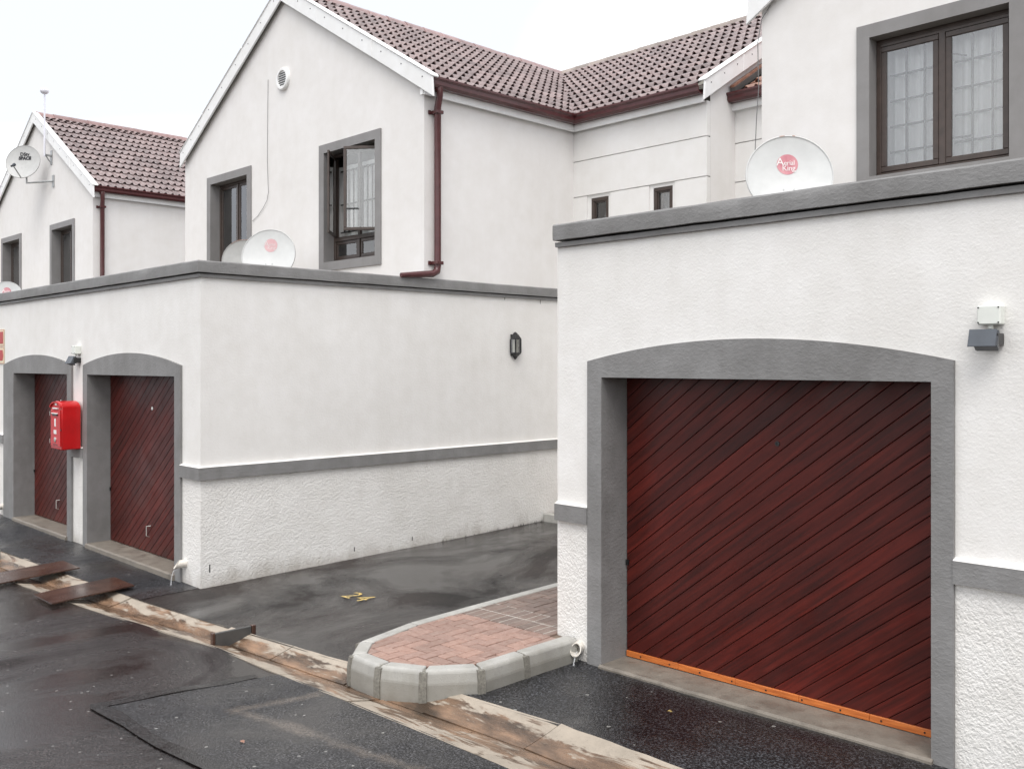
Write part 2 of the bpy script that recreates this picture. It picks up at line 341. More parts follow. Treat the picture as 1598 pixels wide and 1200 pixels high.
# ------------------------------------------------------------------ mesh helpers
def root_of(o):
    while o.parent: o = o.parent
    return o
class MB:
    def __init__(s): s.v = []; s.f = []; s.at = {}
    def add(s, vs, fs):
        o = len(s.v); s.v += [tuple(p) for p in vs]; s.f += [tuple(i + o for i in f) for f in fs]; return s
    def box(s, x0, x1, y0, y1, z0, z1):
        return s.add([(x0, y0, z0), (x1, y0, z0), (x1, y1, z0), (x0, y1, z0), (x0, y0, z1), (x1, y0, z1), (x1, y1, z1), (x0, y1, z1)],
                     [(0, 3, 2, 1), (4, 5, 6, 7), (0, 1, 5, 4), (1, 2, 6, 5), (2, 3, 7, 6), (3, 0, 4, 7)])
    def quad(s, a, b, c, d): return s.add([a, b, c, d], [(0, 1, 2, 3)])
    def prism(s, poly, fn, t0, t1):
        n = len(poly)
        return s.add([fn(a, b, t0) for a, b in poly] + [fn(a, b, t1) for a, b in poly],
                     [tuple(range(n))[::-1], tuple(range(n, 2 * n))] + [(i, (i + 1) % n, n + (i + 1) % n, n + i) for i in range(n)])
    def tube(s, pts, r, n=8, cap=True):
        pts = [Vector(p) for p in pts]; rings = []; up = Vector((0, 0, 1))
        rr = r if hasattr(r, '__len__') else [r] * len(pts)
        for i, p in enumerate(pts):
            d = (pts[min(i + 1, len(pts) - 1)] - pts[max(i - 1, 0)]).normalized()
            if i == 0:
                a = d.cross(up)
                if a.length < .05: a = d.cross(Vector((1, 0, 0)))
            else: a = a - d * a.dot(d)
            a.normalize(); b = a.cross(d).normalized()
            rings.append([p + (a * math.cos(2 * math.pi * k / n) + b * math.sin(2 * math.pi * k / n)) * rr[i] for k in range(n)])
        vs = [q for ring in rings for q in ring]
        fs = [(i * n + k, i * n + (k + 1) % n, (i + 1) * n + (k + 1) % n, (i + 1) * n + k) for i in range(len(pts) - 1) for k in range(n)]
        if cap: fs += [tuple(range(n))[::-1], tuple(range(len(vs) - n, len(vs)))]
        return s.add(vs, fs)
    def bar(s, a, b, w, h):      # rectangular bar between two points
        a, b = Vector(a), Vector(b); d = (b - a).normalized(); up = Vector((0, 0, 1))
        u = d.cross(up)
        if u.length < .05: u = Vector((1, 0, 0))
        u.normalize(); t = u.cross(d).normalized()
        vs = [p + u * i * w / 2 + t * j * h / 2 for p in (a, b) for i, j in ((-1, -1), (1, -1), (1, 1), (-1, 1))]
        return s.add(vs, [(0, 3, 2, 1), (4, 5, 6, 7), (0, 1, 5, 4), (1, 2, 6, 5), (2, 3, 7, 6), (3, 0, 4, 7)])
    def lathe(s, prof, n=24, M4=None, cap=True):
        vs = []
        for r, z in prof:
            for k in range(n):
                p = Vector((r * math.cos(2 * math.pi * k / n), r * math.sin(2 * math.pi * k / n), z)); vs.append(M4 @ p if M4 else p)
        fs = [(i * n + k, i * n + (k + 1) % n, (i + 1) * n + (k + 1) % n, (i + 1) * n + k) for i in range(len(prof) - 1) for k in range(n)]
        if cap: fs += [tuple(range(n))[::-1], tuple(range(len(vs) - n, len(vs)))]
        return s.add(vs, fs)
    def sweep(s, path, prof, step=None, jit=0, only=None, seed=1):
        """closed profile of (outward offset, z) carried along a plan path with mitred corners"""
        rnd = random.Random(seed); P = [Vector(p) for p in path]; N = []
        for i in range(len(P) - 1):
            d = (P[i + 1] - P[i]).normalized(); N.append(Vector((d.y, -d.x)))
        offs = []
        for i in range(len(P)):
            if i == 0: offs.append(N[0])
            elif i == len(P) - 1: offs.append(N[-1])
            else: offs.append((N[i - 1] + N[i]) / (1 + N[i - 1].dot(N[i])))
        rings = []
        segs = only if only is not None else range(len(P) - 1)
        for i in segs:
            L = (P[i + 1] - P[i]).length; k = max(1, int(L / step)) if step else 1
            for j in range(k + 1):
                if j == 0 and rings: continue
                t = j / k; rings.append((P[i].lerp(P[i + 1], t), offs[i].lerp(offs[i + 1], t) if k == 1 or j in (0, k) else None, N[i], t, offs[i], offs[i + 1]))
        n = len(prof); vs = []
        for p, o, nn, t, oa, ob in rings:
            for (a, z) in prof:
                q = nn if o is None else o
                ja = (rnd.random() - .5) * 2 * jit; jz = (rnd.random() - .5) * 2 * jit
                vs.append((p.x + q.x * (a + ja), p.y + q.y * (a + ja), z + jz))
        fs = [(i * n + k, i * n + (k + 1) % n, (i + 1) * n + (k + 1) % n, (i + 1) * n + k) for i in range(len(rings) - 1) for k in range(n)]
        fs += [tuple(range(n))[::-1], tuple(range(len(vs) - n, len(vs)))]
        return s.add(vs, fs)
    def mesh(s, name, off=Vector((0, 0, 0)), smooth=False, bevel=0, sharp=35, recalc=True):
        me = bpy.data.meshes.new(name)
        me.from_pydata([tuple(Vector(p) - off) for p in s.v], [], s.f); me.validate()
        bm = bmesh.new(); bm.from_mesh(me)
        if recalc: bmesh.ops.recalc_face_normals(bm, faces=bm.faces)
        if bevel:
            ed = [e for e in bm.edges if len(e.link_faces) == 2 and e.calc_face_angle(0) > R(30)]
            bmesh.ops.bevel(bm, geom=ed, offset=bevel, segments=1, profile=.5, affect='EDGES', clamp_overlap=True)
        bm.to_mesh(me); bm.free()
        if smooth:
            for p in me.polygons: p.use_smooth = True
            me.set_sharp_from_angle(angle=R(sharp))
        return me
    def build(s, name, mat, parent=None, **kw):
        off = root_of(parent).location if parent else Vector((0, 0, 0))
        me = s.mesh(name, off, **kw); o = bpy.data.objects.new(name, me); col.objects.link(o)
        me.materials.append(M[mat] if isinstance(mat, str) else mat)
        if parent: o.parent = parent
        return o
def thing(name, label, cat, loc, group=None):
    o = bpy.data.objects.new(name, None); o.empty_display_size = .2; col.objects.link(o); o.location = loc
    return tag(o, label, cat, group)
def tag(o, label, cat, group=None):
    o['label'] = label; o['category'] = cat
    if group: o['group'] = group
    return o
def struct(o): o['kind'] = 'structure'; return o
def inst(name, me, parent, M4):        # a copy that shares mesh data; M4 in world space
    o = bpy.data.objects.new(name, me); col.objects.link(o); o.parent = parent
    o.matrix_basis = Matrix.Translation(-root_of(parent).location) @ M4
    return o
XZ = lambda a, b, t: (a, t, b)
YZ = lambda a, b, t: (t, a, b)
XY = lambda a, b, t: (a, b, t)
def text_mesh(txt, size, name, bold=0.0, spacing=1.0):
    cu = bpy.data.curves.new(name, 'FONT'); cu.body = txt; cu.size = size; cu.align_x = 'CENTER'; cu.align_y = 'CENTER'; cu.offset = bold; cu.space_character = spacing
    cu.resolution_u = 3
    o = bpy.data.objects.new(name, cu); col.objects.link(o); dg = bpy.context.evaluated_depsgraph_get()
    me = bpy.data.meshes.new_from_object(o.evaluated_get(dg)); bpy.data.objects.remove(o); bpy.data.curves.remove(cu)
    me.name = name; return me

# ------------------------------------------------------------------ ground shape
def sx(x): return (.0721 + .007 * (x + 4.9) if x > -4.9 else .016 * (x + 9.404)) if x > -9.404 else -.004 * (x + 9.404)
def zg(x, y): return sx(x) + .0225 * (y - 4.618) if y > 3.7 else sx(x) - .0207
def yr(x): return 3.72 + (.008 if x > -7.3 else .10) * (x + 7.3)          # road edge of the channel
def yh(x): return min(4.42, 4.14 + (.09 if x > -7.3 else .062) * (x + 7.3))  # house edge of the channel
def frange(a, b, n): return [a + (b - a) * i / n for i in range(n + 1)]
def sheet(name, xs, y0f, y1f, ny, mat, dz=0, zf=zg, rough=0):
    m = MB(); n = ny + 1
    for x in xs:
        for j in range(n):
            y = y0f(x) + (y1f(x) - y0f(x)) * j / ny
            m.v.append((x, y, zf(x, y) + dz + rough * noise.noise((x * 1.3, y * 1.3, 0))))
    m.f = [(i * n + j, (i + 1) * n + j, (i + 1) * n + j + 1, i * n + j + 1) for i in range(len(xs) - 1) for j in range(ny)]
    return struct(m.build(name, mat, smooth=True, sharp=60))
struct(MB().quad((-1200, -1200, -.35), (1200, -1200, -.35), (1200, 1200, -.35), (-1200, 1200, -.35)).build('ground', 'earth'))
rx = frange(-45, -14, 30) + frange(-13.8, 4, 90) + frange(4.5, 24, 20)
road = sheet('road', rx, lambda x: -22, lambda x: yr(x) + .02, 40, 'road', rough=.012)
bay = sheet('parking_bay', frange(-9.46, -6.15, 14), lambda x: yh(x) - .02, lambda x: 9.80, 22, 'bay', rough=.006)
sheet('apron', frange(-24, -9.44, 50), lambda x: yh(x) - .02, lambda x: 4.75, 4, 'apron', dz=.004, rough=.006)
sheet('apron', frange(-5.0, 3.2, 40), lambda x: yh(x) - .02, lambda x: 5.75, 6, 'apron', rough=.006)
# lane beyond the gap on the far left and the yard behind the bay
struct(MB().box(-24, -16.5, 4.5, 12, -.30, .02).build('yard', 'bay'))

# repaired patch in the road with its bitumen seams
pp = [(-6.53, 2.52), (-6.33, 3.68)]
m = MB(); xs = frange(0, 1, 24)
for t in xs:
    for q in frange(0, 1, 8):
        x0 = -6.53 + .20 * q; x = x0 + t * 9.5; y = (2.52 + .09 * (x + 6.5) * .4) + (yr(x) - .01 - (2.52 + .09 * (x + 6.5) * .4)) * q
        m.v.append((x, y, zg(x, y) + .008 + .012 * noise.noise((x * 1.3, y * 1.3, 0))))
m.f = [(i * 9 + j, (i + 1) * 9 + j, (i + 1) * 9 + j + 1, i * 9 + j + 1) for i in range(24) for j in range(8)]
patch = m.build('road_patch', 'patch', road, smooth=True)
def seam(pts, wd):
    m = MB(); n = len(pts)
    for i, p in enumerate(pts):
        a = Vector(pts[max(0, i - 1)]); b = Vector(pts[min(n - 1, i + 1)]); d = (b - a).normalized(); q = Vector((-d.y, d.x))
        ww = wd * (1 + .35 * noise.noise((p[0] * 3, p[1] * 3, 5)))
        for sgn in (-1, 1):
            x, y = p[0] + q.x * ww * sgn / 2, p[1] + q.y * ww * sgn / 2; m.v.append((x, y, zg(x, y) + .0108 + .012 * noise.noise((x * 1.3, y * 1.3, 0))))
    m.f = [(2 * i, 2 * i + 1, 2 * i + 3, 2 * i + 2) for i in range(n - 1)]
    return m.build('bitumen_seam', 'seam', road)
seam([(-6.62 + .012 * math.sin(k) + .02 * k, 2.46 + k * .103) for k in range(12)], .10)
seam([(-6.60 + k * .25, 2.49 + .09 * k * .25 * .4 + .012 * math.sin(k * 1.3)) for k in range(30)], .10)

# ------------------------------------------------------------------ concrete drainage channel of slabs
chan = sheet('drainage_channel', frange(-24, 3.2, 60), lambda x: yr(x) - .05, lambda x: yh(x) + .05, 2, 'mortar', dz=-.10)
def chan_z(x, v):   # v 0 road edge .. 1 house edge
    y = yr(x) + (yh(x) - yr(x)) * v
    c = abs(v - .52) / .5; base = zg(x, yr(x)) * (1 - v) + zg(x, yh(x)) * v
    return y, base + .004 - .062 * (1 - min(1, c) ** 1.2)
def slab(x0, x1, v0, v1, sd):
    m = MB(); nx, nv = 7, 6; rnd = random.Random(sd); dz = (rnd.random() - .5) * .010; tl = (rnd.random() - .5) * .012
    at = []
    for i in range(nx + 1):
        x = x0 + (x1 - x0) * i / nx
        for j in range(nv + 1):
            v = v0 + (v1 - v0) * j / nv
            if (v0 == 0 and j == 0) or (v1 == 1 and j == nv): v += .02 * noise.noise((x * 5, v * 9, 1))
            y, z = chan_z(x, v); m.v.append((x, y, z + dz + tl * (i / nx - .5) + .004 * noise.noise((x * 6, y * 6, 2)))); at.append(min(1, abs(v - .52) / .5))
    n = nv + 1; top = len(m.v)
    m.f = [(i * n + j, (i + 1) * n + j, (i + 1) * n + j + 1, i * n + j + 1) for i in range(nx) for j in range(nv)]
    ring = [i * n for i in range(nx + 1)] + [nx * n + j for j in range(1, n)] + [i * n + nv for i in range(nx - 1, -1, -1)] + [j for j in range(nv - 1, 0, -1)]
    b = len(m.v)
    for r in ring: p = m.v[r]; m.v.append((p[0], p[1], p[2] - .07)); at.append(at[r])
    for k in range(len(ring)): m.f.append((ring[k], ring[(k + 1) % len(ring)], b + (k + 1) % len(ring), b + k))
    o = m.build('channel_slab', 'channel', chan, smooth=True, sharp=40)
    a = o.data.attributes.new('across', 'FLOAT', 'POINT')
    for k, q in enumerate(at): a.data[k].value = q
x = -22.0; k = 0
while x < 3:
    L = .92 + .06 * math.sin(k * 2.1)
    slab(x, x + L - .012, 0, .513, k); slab(x + .42, x + .42 + L - .012, .527, 1, k + 100)
    x += L; k += 1

# ------------------------------------------------------------------ brick island with kerb stones
isl = thing('paved_island', 'brick paved island with rounded concrete kerb beside the parking bay', 'island', (-5.6, 5.6, .05))
KH = .172
top_o = [(-6.235, 9.75), (-6.235, 8.75), (-6.235, 7.75), (-6.235, 6.75), (-6.235, 5.75), (-6.215, 4.86), (-6.09, 4.28), (-5.85, 4.04), (-5.48, 4.02), (-5.15, 4.16), (-4.885, 4.46), (-4.875, 4.89), (-4.855, 5.43)]
def offs(poly, d):
    res = []
    for i, p in enumerate(poly):
        a = Vector(poly[max(0, i - 1)]); b = Vector(p); c = Vector(poly[min(len(poly) - 1, i + 1)])
        n1 = (b - a).normalized() if i else (c - b).normalized(); n2 = (c - b).normalized() if i < len(poly) - 1 else n1
        n1 = Vector((-n1.y, n1.x)); n2 = Vector((-n2.y, n2.x)); q = (n1 + n2) / (1 + n1.dot(n2)); res.append((p[0] + q.x * d, p[1] + q.y * d))
    return res
top_i = offs(top_o, .115); bas_o = offs(top_o, -.014)
bev_o = offs(top_o, .022); 
gap = .010
for k in range(len(top_o) - 1):
    def pt(poly, t): a, b = Vector(poly[k]), Vector(poly[k + 1]); return a.lerp(b, t)
    L = (Vector(top_o[k + 1]) - Vector(top_o[k])).length; g = gap / L
    if L > .7: g = .004 / L
    vs = []
    for t in (g, 1 - g):
        c = pt(top_o, t); zt = zg(c.x, c.y)
        for poly, h in ((bas_o, -.09), (bas_o, .07), (top_o, KH - .022), (bev_o, KH), (top_i, KH), (top_i, -.09)):
            q = pt(poly, t); vs.append((q.x, q.y, zt + h))
    MB().add(vs, [(0, 6, 7, 1), (1, 7, 8, 2), (2, 8, 9, 3), (3, 9, 10, 4), (4, 10, 11, 5), (5, 11, 6, 0), (0, 1, 2, 3, 4, 5), (11, 10, 9, 8, 7, 6)]).build('kerb_stone', 'kerb', isl, bevel=.006)
    ks = isl.children[-1]; at_ = ks.data.attributes.new('low', 'FLOAT', 'POINT'); cz = zg((top_o[k][0] + top_o[k + 1][0]) / 2, (top_o[k][1] + top_o[k + 1][1]) / 2)
    for vi, v_ in enumerate(ks.data.vertices): hh = v_.co.z + isl.location.z - cz; at_.data[vi].value = 1.0 if hh < .085 else (.45 if hh < KH - .012 else 0.0)  # low band is splash dirt; darker face tone also paints in weaker light
for k in range(5, len(top_o) - 1):    # smeared mortar in the curved joints
    p = Vector(top_o[k]); q = Vector(bas_o[k]); ti = Vector(top_i[k]).lerp(p, .5); z = zg(p.x, p.y); d = (Vector(top_o[k + 1]) - Vector(top_o[k - 1])).normalized() * .028
    o_ = (p - Vector(top_i[k])).normalized() * .006
    vs = []
    for sg in (-1, 1):
        for a, h in ((q + o_, -.05), (q + o_, .07), (p + o_, KH - .016), (ti, KH - .004), (ti, -.05)): vs.append((a.x + d.x * sg, a.y + d.y * sg, z + h))
    MB().add(vs, [(0, 5, 6, 1), (1, 6, 7, 2), (2, 7, 8, 3), (3, 8, 9, 4), (4, 9, 5, 0), (0, 1, 2, 3, 4), (9, 8, 7, 6, 5)]).build('mortar_joint', 'mortar', isl)
# bed and pavers
inner = offs(top_o, .118)
bed_poly = [(x, y) for x, y in inner] + [(-5.1, 5.45), (-5.1, 9.75)]
def inside(x, y, poly):
    c = False; j = len(poly) - 1
    for i in range(len(poly)):
        if (poly[i][1] > y) != (poly[j][1] > y) and x < (poly[j][0] - poly[i][0]) * (y - poly[i][1]) / (poly[j][1] - poly[i][1]) + poly[i][0]: c = not c
        j = i
    return c
m = MB(); n = len(bed_poly)
m.v = [(x, y, zg(x, y) + KH - .022) for x, y in bed_poly] + [(x, y, zg(x, y) - .06) for x, y in bed_poly]
m.f = [tuple(range(n)), tuple(range(n, 2 * n))[::-1]] + [(i, (i + 1) % n, n + (i + 1) % n, n + i) for i in range(n)]
m.build('paver_bed', 'joint', isl)
def clip(poly, a, b, c):      # keep a*x+b*y<=c
    res = []
    for i in range(len(poly)):
        p, q = poly[i], poly[(i + 1) % len(poly)]; dp = a * p[0] + b * p[1] - c; dq = a * q[0] + b * q[1] - c
        if dp <= 0: res.append(p)
        if (dp < 0 < dq) or (dq < 0 < dp): t = dp / (dp - dq); res.append((p[0] + (q[0] - p[0]) * t, p[1] + (q[1] - p[1]) * t))
    return res
curve_in = inner
def paver(x0, x1, y0, y1, mat, rnd):
    g = .0040
    poly = [(x0 + g, y0 + g), (x1 - g, y0 + g), (x1 - g, y1 - g), (x0 + g, y1 - g)]
    for i in range(len(curve_in) - 1):
        a, b = curve_in[i], curve_in[i + 1]; nx, ny = -(b[1] - a[1]), b[0] - a[0]; L = math.hypot(nx, ny); nx /= -L; ny /= -L
        poly = clip(poly, nx, ny, nx * a[0] + ny * a[1] - .002)
        if len(poly) < 3: return
    if (y0 + y1) / 2 > 5.40: poly = clip(poly, 1, 0, -5.085)
    if y1 > 9.74: poly = clip(poly, 0, 1, 9.73)
    if len(poly) < 3: return
    ar = abs(sum(poly[i][0] * poly[(i + 1) % len(poly)][1] - poly[(i + 1) % len(poly)][0] * poly[i][1] for i in range(len(poly)))) / 2
    if ar < .0006: return
    dz = (rnd.random() - .5) * .005; tx = (rnd.random() - .5) * .012; ty = (rnd.random() - .5) * .012; cx = (x0 + x1) / 2; cy = (y0 + y1) / 2
    f = lambda x, y, t: (x, y, zg(x, y) + KH + t + dz + tx * (x - cx) + ty * (y - cy))
    MB().prism(poly, f, -.05, -.004).build('paver', mat, isl, bevel=.004)
rnd = random.Random(3)
u = .1; Y0 = 5.345
# 90 degree herringbone in the rounded nose
for i in range(-4, 26):
    for j in range(-16, 30):
        # horizontal block at (i,j) when (i+j)%4==0, vertical block at (i+1, j-... )
        x = -6.25 + i * u; y = Y0 - 1.5 + j * u
        if (i - j) % 4 == 0: cells = (x, x + 2 * u, y, y + u)
        elif (i - j) % 4 == 3: cells = (x, x + u, y - 0 * u, y + 2 * u)
        else: continue
        a0, a1, b0, b1 = cells
        if b0 < Y0 - .001:
            paver(a0, a1, b0, min(b1, Y0), 'paver', rnd)
        
# two courses with pale joints across, then brown stretcher and herringbone further back
pb = [(-6.11, Y0 + .012), (-5.09, Y0 + .012), (-5.09, Y0 + .412), (-6.11, Y0 + .412)]
MB().prism(pb, lambda x, y, t: (x, y, zg(x, y) + KH + t), -.05, -.0068).build('pale_joints', 'pale', isl)
for i in range(13): paver(-6.25 + i * .1, -6.25 + (i + 1) * .1, Y0 + .004, Y0 + .204, 'paver_brown', rnd)
for i in range(13): paver(-6.25 + i * .1, -6.25 + (i + 1) * .1, Y0 + .208, Y0 + .408, 'paver_brown', rnd)
for i in range(-4, 16):
    for j in range(-2, 46):
        x = -6.25 + i * u; y = Y0 + .412 + j * u
        if (i - j) % 4 == 0: a0, a1, b0, b1 = x, x + 2 * u, y, y + u
        elif (i - j) % 4 == 3: a0, a1, b0, b1 = x, x + u, y, y + 2 * u
        else: continue
        if y > 8.6: continue
        b0 = max(b0, Y0 + .412)
        if b1 - b0 > .02: paver(a0, a1, b0, b1, 'paver_brown', rnd)
MB().box(-6.1, -5.10, 8.55, 9.7, .2, zg(-5.6, 9) + KH - .004).build('paved_strip', 'paver_brown', isl)

# step at the end of the bay
st = thing('concrete_step', 'low concrete kerb step closing the far end of the parking bay', 'kerb', (-7.8, 9.8, .1))
for k in range(3): MB().box(-9.39 + k * 1.05, -9.39 + (k + 1) * 1.05 - .01, 9.76, 9.90, 0, .235 + .01 * k).build('kerb_stone', 'kerb', st, bevel=.012)
MB().box(-9.39, -6.26, 9.905, 10.40, 0, .22).build('paving', 'paver_brown', st)

# number painted in the bay
me = text_mesh('24', .33, 'bay_number', bold=.0, spacing=1.15)
for v in me.vertices:
    x, y = -7.80 + v.co.x, 5.47 + v.co.y * .92; v.co = (x, y, zg(x, y) + .010)
num = bpy.data.objects.new('bay_number', me); col.objects.link(num); me.materials.append(M['yellow']); num.parent = bay

# ------------------------------------------------------------------ walls with openings (faces -Y)
def wall_front(m, x0, x1, z0, topf, y, holes, xb=(), depth=.25, ret=True):
    xs = sorted(set([x0, x1] + [h[0] for h in holes] + [h[1] for h in holes] + list(xb)))
    for a, b in zip(xs[:-1], xs[1:]):
        mid = (a + b) / 2; hs = sorted([h for h in holes if h[0] < mid < h[1]], key=lambda h: h[2]); zc = z0
        for h in hs:
            if h[2] > zc: m.quad((a, y, zc), (b, y, zc), (b, y, h[2]), (a, y, h[2]))
            zc = h[3]
        ta, tb = topf(a), topf(b)
        if max(ta, tb) > zc: m.quad((a, y, zc), (b, y, zc), (b, y, max(tb, zc)), (a, y, max(ta, zc)))
    for h in holes:
        a, b, c, d = h; yb = y + depth; c = max(c, z0); d = min(d, topf((a + b) / 2))
        m.quad((a, y, c), (a, yb, c), (a, yb, d), (a, y, d)); m.quad((b, y, c), (b, yb, c), (b, yb, d), (b, y, d))
        if d < topf((a + b) / 2): m.quad((a, y, d), (b, y, d), (b, yb, d), (a, yb, d))
    if ret:
        for xx in (x0, x1): m.quad((xx, y, z0), (xx, y + .25, z0), (xx, y + .25, topf(xx)), (xx, y, topf(xx)))

# ------------------------------------------------------------------ garages
def garage(label, x0, x1, yf, yb, doors, ztop_open, zs, rise, sillz, seed, strip=False, frontmat='front', slp=0.0):
    g = thing('garage', label, 'garage', ((x0 + x1) / 2, yf, 0))
    holes = [(d[1] - .02, d[2] + .02, -.3, ztop_open + .02) for d in doors]
    m = MB(); wall_front(m, x0, x1, 1.20, lambda x: 3.29, yf, holes)
    for xs_ in ((x0, x0), (x1, x1)): m.quad((xs_[0], yf + .25, 1.20), (xs_[0], yb, 1.20), (xs_[0], yb, 3.29), (xs_[0], yf + .25, 3.29))
    m.build('wall', frontmat, g)
    es = [x0] + [v for d in doors for v in (d[1] - .02, d[2] + .02)] + [x1]
    for k in range(0, len(es), 2):
        m = MB(); a, b = es[k], es[k + 1]
        m.quad((a, yf, -.3), (b, yf, -.3), (b, yf, 1.2), (a, yf, 1.2))
        for xx in ((x0,) if k == 0 else ()) + ((x1,) if k == len(es) - 2 else ()): m.quad((xx, yf, -.3), (xx, yb, -.3), (xx, yb, 1.20), (xx, yf, 1.20))
        m.build('plinth', 'rough', g)
    MB().box(x0 + .2, x1 - .2, yf + .2, yb, 3.02, 3.16).build('roof_slab', 'sill', g)
    MB().add([(x0 + .22, yf + .22, 3.0), (x1 - .22, yf + .22, 3.0), (x1 - .22, yf + .22, 3.30), (x0 + .22, yf + .22, 3.30)], [(0, 1, 2, 3)]).build('parapet_lining', 'white', g)
    path = [(x0, yb), (x0, yf), (x1, yf), (x1, yb)]
    if strip:
        path = path[1:]
        MB().box(x0 - .004, x0 + .24, yf + .243, yb, 3.256, 3.428).build('coping', 'grey', g)
    MB().sweep(path, [(-.24, 3.306), (.056, 3.306), (.060, 3.36), (.058, 3.418), (.048, 3.430), (-.24, 3.426)], step=.16, jit=.0022, seed=seed).build('coping', 'grey', g, smooth=True, sharp=28)
    MB().sweep(path, [(-.1, 3.256), (.028, 3.256), (.030, 3.292), (-.1, 3.292)], step=.25, jit=.0015, seed=seed + 1).build('coping_moulding', 'grey', g, smooth=True, sharp=28)
    # string band in pieces between the door surrounds
    band = [(-.02, 1.138), (.038, 1.138), (.040, 1.264), (-.02, 1.266)]
    wth = [(-.01, 1.2665), (.038, 1.2665), (.036, 1.268), (.002, 1.281), (-.01, 1.281)]
    edges = [x0] + [v for d in doors for v in (d[0], d[3])] + [x1]
    for k in range(0, len(edges), 2):
        a, b = edges[k], edges[k + 1]; p = [(a, yf), (b, yf)]
        if k == 0: p = ([] if strip else [(x0, yb)]) + [(x0, yf), (b, yf)]
        if k == len(edges) - 2: p = ([(x0, yb)] if k == 0 else []) + [(a, yf), (x1, yf), (x1, yb)]
        MB().sweep(p, band, step=.2, jit=.0018, seed=seed + k).build('string_band', 'grey', g, smooth=True, sharp=28)
        MB().sweep(p, wth, step=.2, jit=.0012, seed=seed + k).build('band_weathering', 'white', g, smooth=True, sharp=28)
    for di, (f0, o0, o1, f1) in enumerate(doors):
        ys = yf - .028; xm = (f0 + f1) / 2; hw = (f1 - f0) / 2; N = 28
        arch = lambda x: zs + rise * (1 - ((x - xm) / hw) ** 2)
        m = MB(); xs = sorted(set([f0, o0, o1, f1] + frange(f0, f1, N)))
        for a, b in zip(xs[:-1], xs[1:]):
            mid = (a + b) / 2; bot = ztop_open if o0 < mid < o1 else -.28
            m.quad((a, ys, bot), (b, ys, bot), (b, ys, arch(b)), (a, ys, arch(a)))
            m.quad((a, ys, arch(a)), (b, ys, arch(b)), (b, yf + .01, arch(b)), (a, yf + .01, arch(a)))
        for xx in (f0, f1): m.quad((xx, ys, -.28), (xx, yf + .01, -.28), (xx, yf + .01, zs), (xx, ys, zs))
        yd = yf + .265
        for xx in (o0, o1): m.quad((xx, ys, -.28), (xx, yd + .06, -.28), (xx, yd + .06, ztop_open), (xx, ys, ztop_open))
        m.quad((o0, ys, ztop_open), (o1, ys, ztop_open), (o1, yd + .06, ztop_open), (o0, yd + .06, ztop_open))
        m.build('door_surround', 'grey', g, recalc=False)
        # threshold
        m = MB(); n_ = 22
        for i in range(n_ + 1):
            xx = o0 - .012 + (o1 - o0 + .024) * i / n_; sz = sillz + slp * (xx - o0); e = .012 * noise.noise((xx * 4, seed, 0))
            for yy, zz in ((yf - .055 + e, -.2), (yf - .05 + e, sz - .012), (yf - .03 + e, sz), (yd + .06, sz + .004)): m.v.append((xx, yy, zz))
        m.f = [(i * 4 + j, (i + 1) * 4 + j, (i + 1) * 4 + j + 1, i * 4 + j + 1) for i in range(n_) for j in range(3)] + [(0, 1, 2, 3), (n_ * 4, n_ * 4 + 1, n_ * 4 + 2, n_ * 4 + 3)]
        m.v += [(o0 - .012, yd + .06, -.2), (o1 + .012, yd + .06, -.2)]; q_ = len(m.v); m.f[-2:] = [(0, 1, 2, 3, q_ - 2), (n_ * 4, n_ * 4 + 1, n_ * 4 + 2, n_ * 4 + 3, q_ - 1)]
        m.build('threshold', 'sill', g)
        # door with diagonal boards
        zb = sillz + (.040 if strip else .012); wd = .0948
        door = MB().box(o0 + .004, o1 - .004, yd + .018, yd + .05, zb, ztop_open + .1).build('garage_door', 'dark', g)
        ca, sa = math.cos(PL_ANG), math.sin(PL_ANG); rect = [(o0 + .006, zb), (o1 - .006, zb), (o1 - .006, ztop_open + .08), (o0 + .006, ztop_open + .08)]
        ks = [-sa * x + ca * z for x, z in rect]; k = math.floor(min(ks) / wd)
        while k * wd < max(ks):
            poly = clip(rect, -sa, ca, (k + 1) * wd - .0016); poly = clip(poly, sa, -ca, -(k * wd + .0016)) if len(poly) > 2 else []
            if len(poly) > 2:
                xs_ = [p[0] for p in poly]; 
                if max(xs_) - min(xs_) > .03:
                    b_ = MB().prism(poly, XZ, yd, yd + .017); b_.build('plank', 'wood', door, bevel=.003)
            k += 1
        xh = (o0 + o1) / 2
        if strip:
            nb = 5; L = (o1 - o0 - .02) / nb
            for q in range(nb): MB().prism([(o0 + .01 + (q + u_) * L - .0015 * u_, sillz + slp * (q + u_) * L + h_) for u_, h_ in ((0, .008), (1, .008), (1, .052), (0, .052))], XZ, yd - .012, yd + .03).build('bottom_batten', 'orange', door, bevel=.003)
            for q in range(9): MB().lathe([(.006, 0), (.006, .003)], 8, Matrix.Translation((o0 + .15 + q * (o1 - o0 - .3) / 8, yd - .0125, sillz + .03 + slp * (.15 + q * (o1 - o0 - .3) / 8))) @ Matrix.Rotation(R(90), 4, 'X')).build('screw', 'dark', door)
            MB().lathe([(.017, 0), (.017, .004), (.010, .004), (.010, .001)], 14, Matrix.Translation((xh + .08, yd - .001, 1.818)) @ Matrix.Rotation(R(90), 4, 'X')).build('lock_hole', 'black', door)
            MB().tube([(o1 - .06, yd - .004, .72), (o1 - .002, yd - .004, .71)], .005, 6).build('bolt', 'brass', door)
            MB().box(o0 + .008, o0 + .03, yd - .015, yd, .82, .86).build('hinge', 'black', door)
        else:
            MB().lathe([(.022, 0), (.022, .005), (.016, .008)], 14, Matrix.Translation((xh + .03, yd - .001, 1.818)) @ Matrix.Rotation(R(90), 4, 'X')).build('lock', 'whitepaint', door)
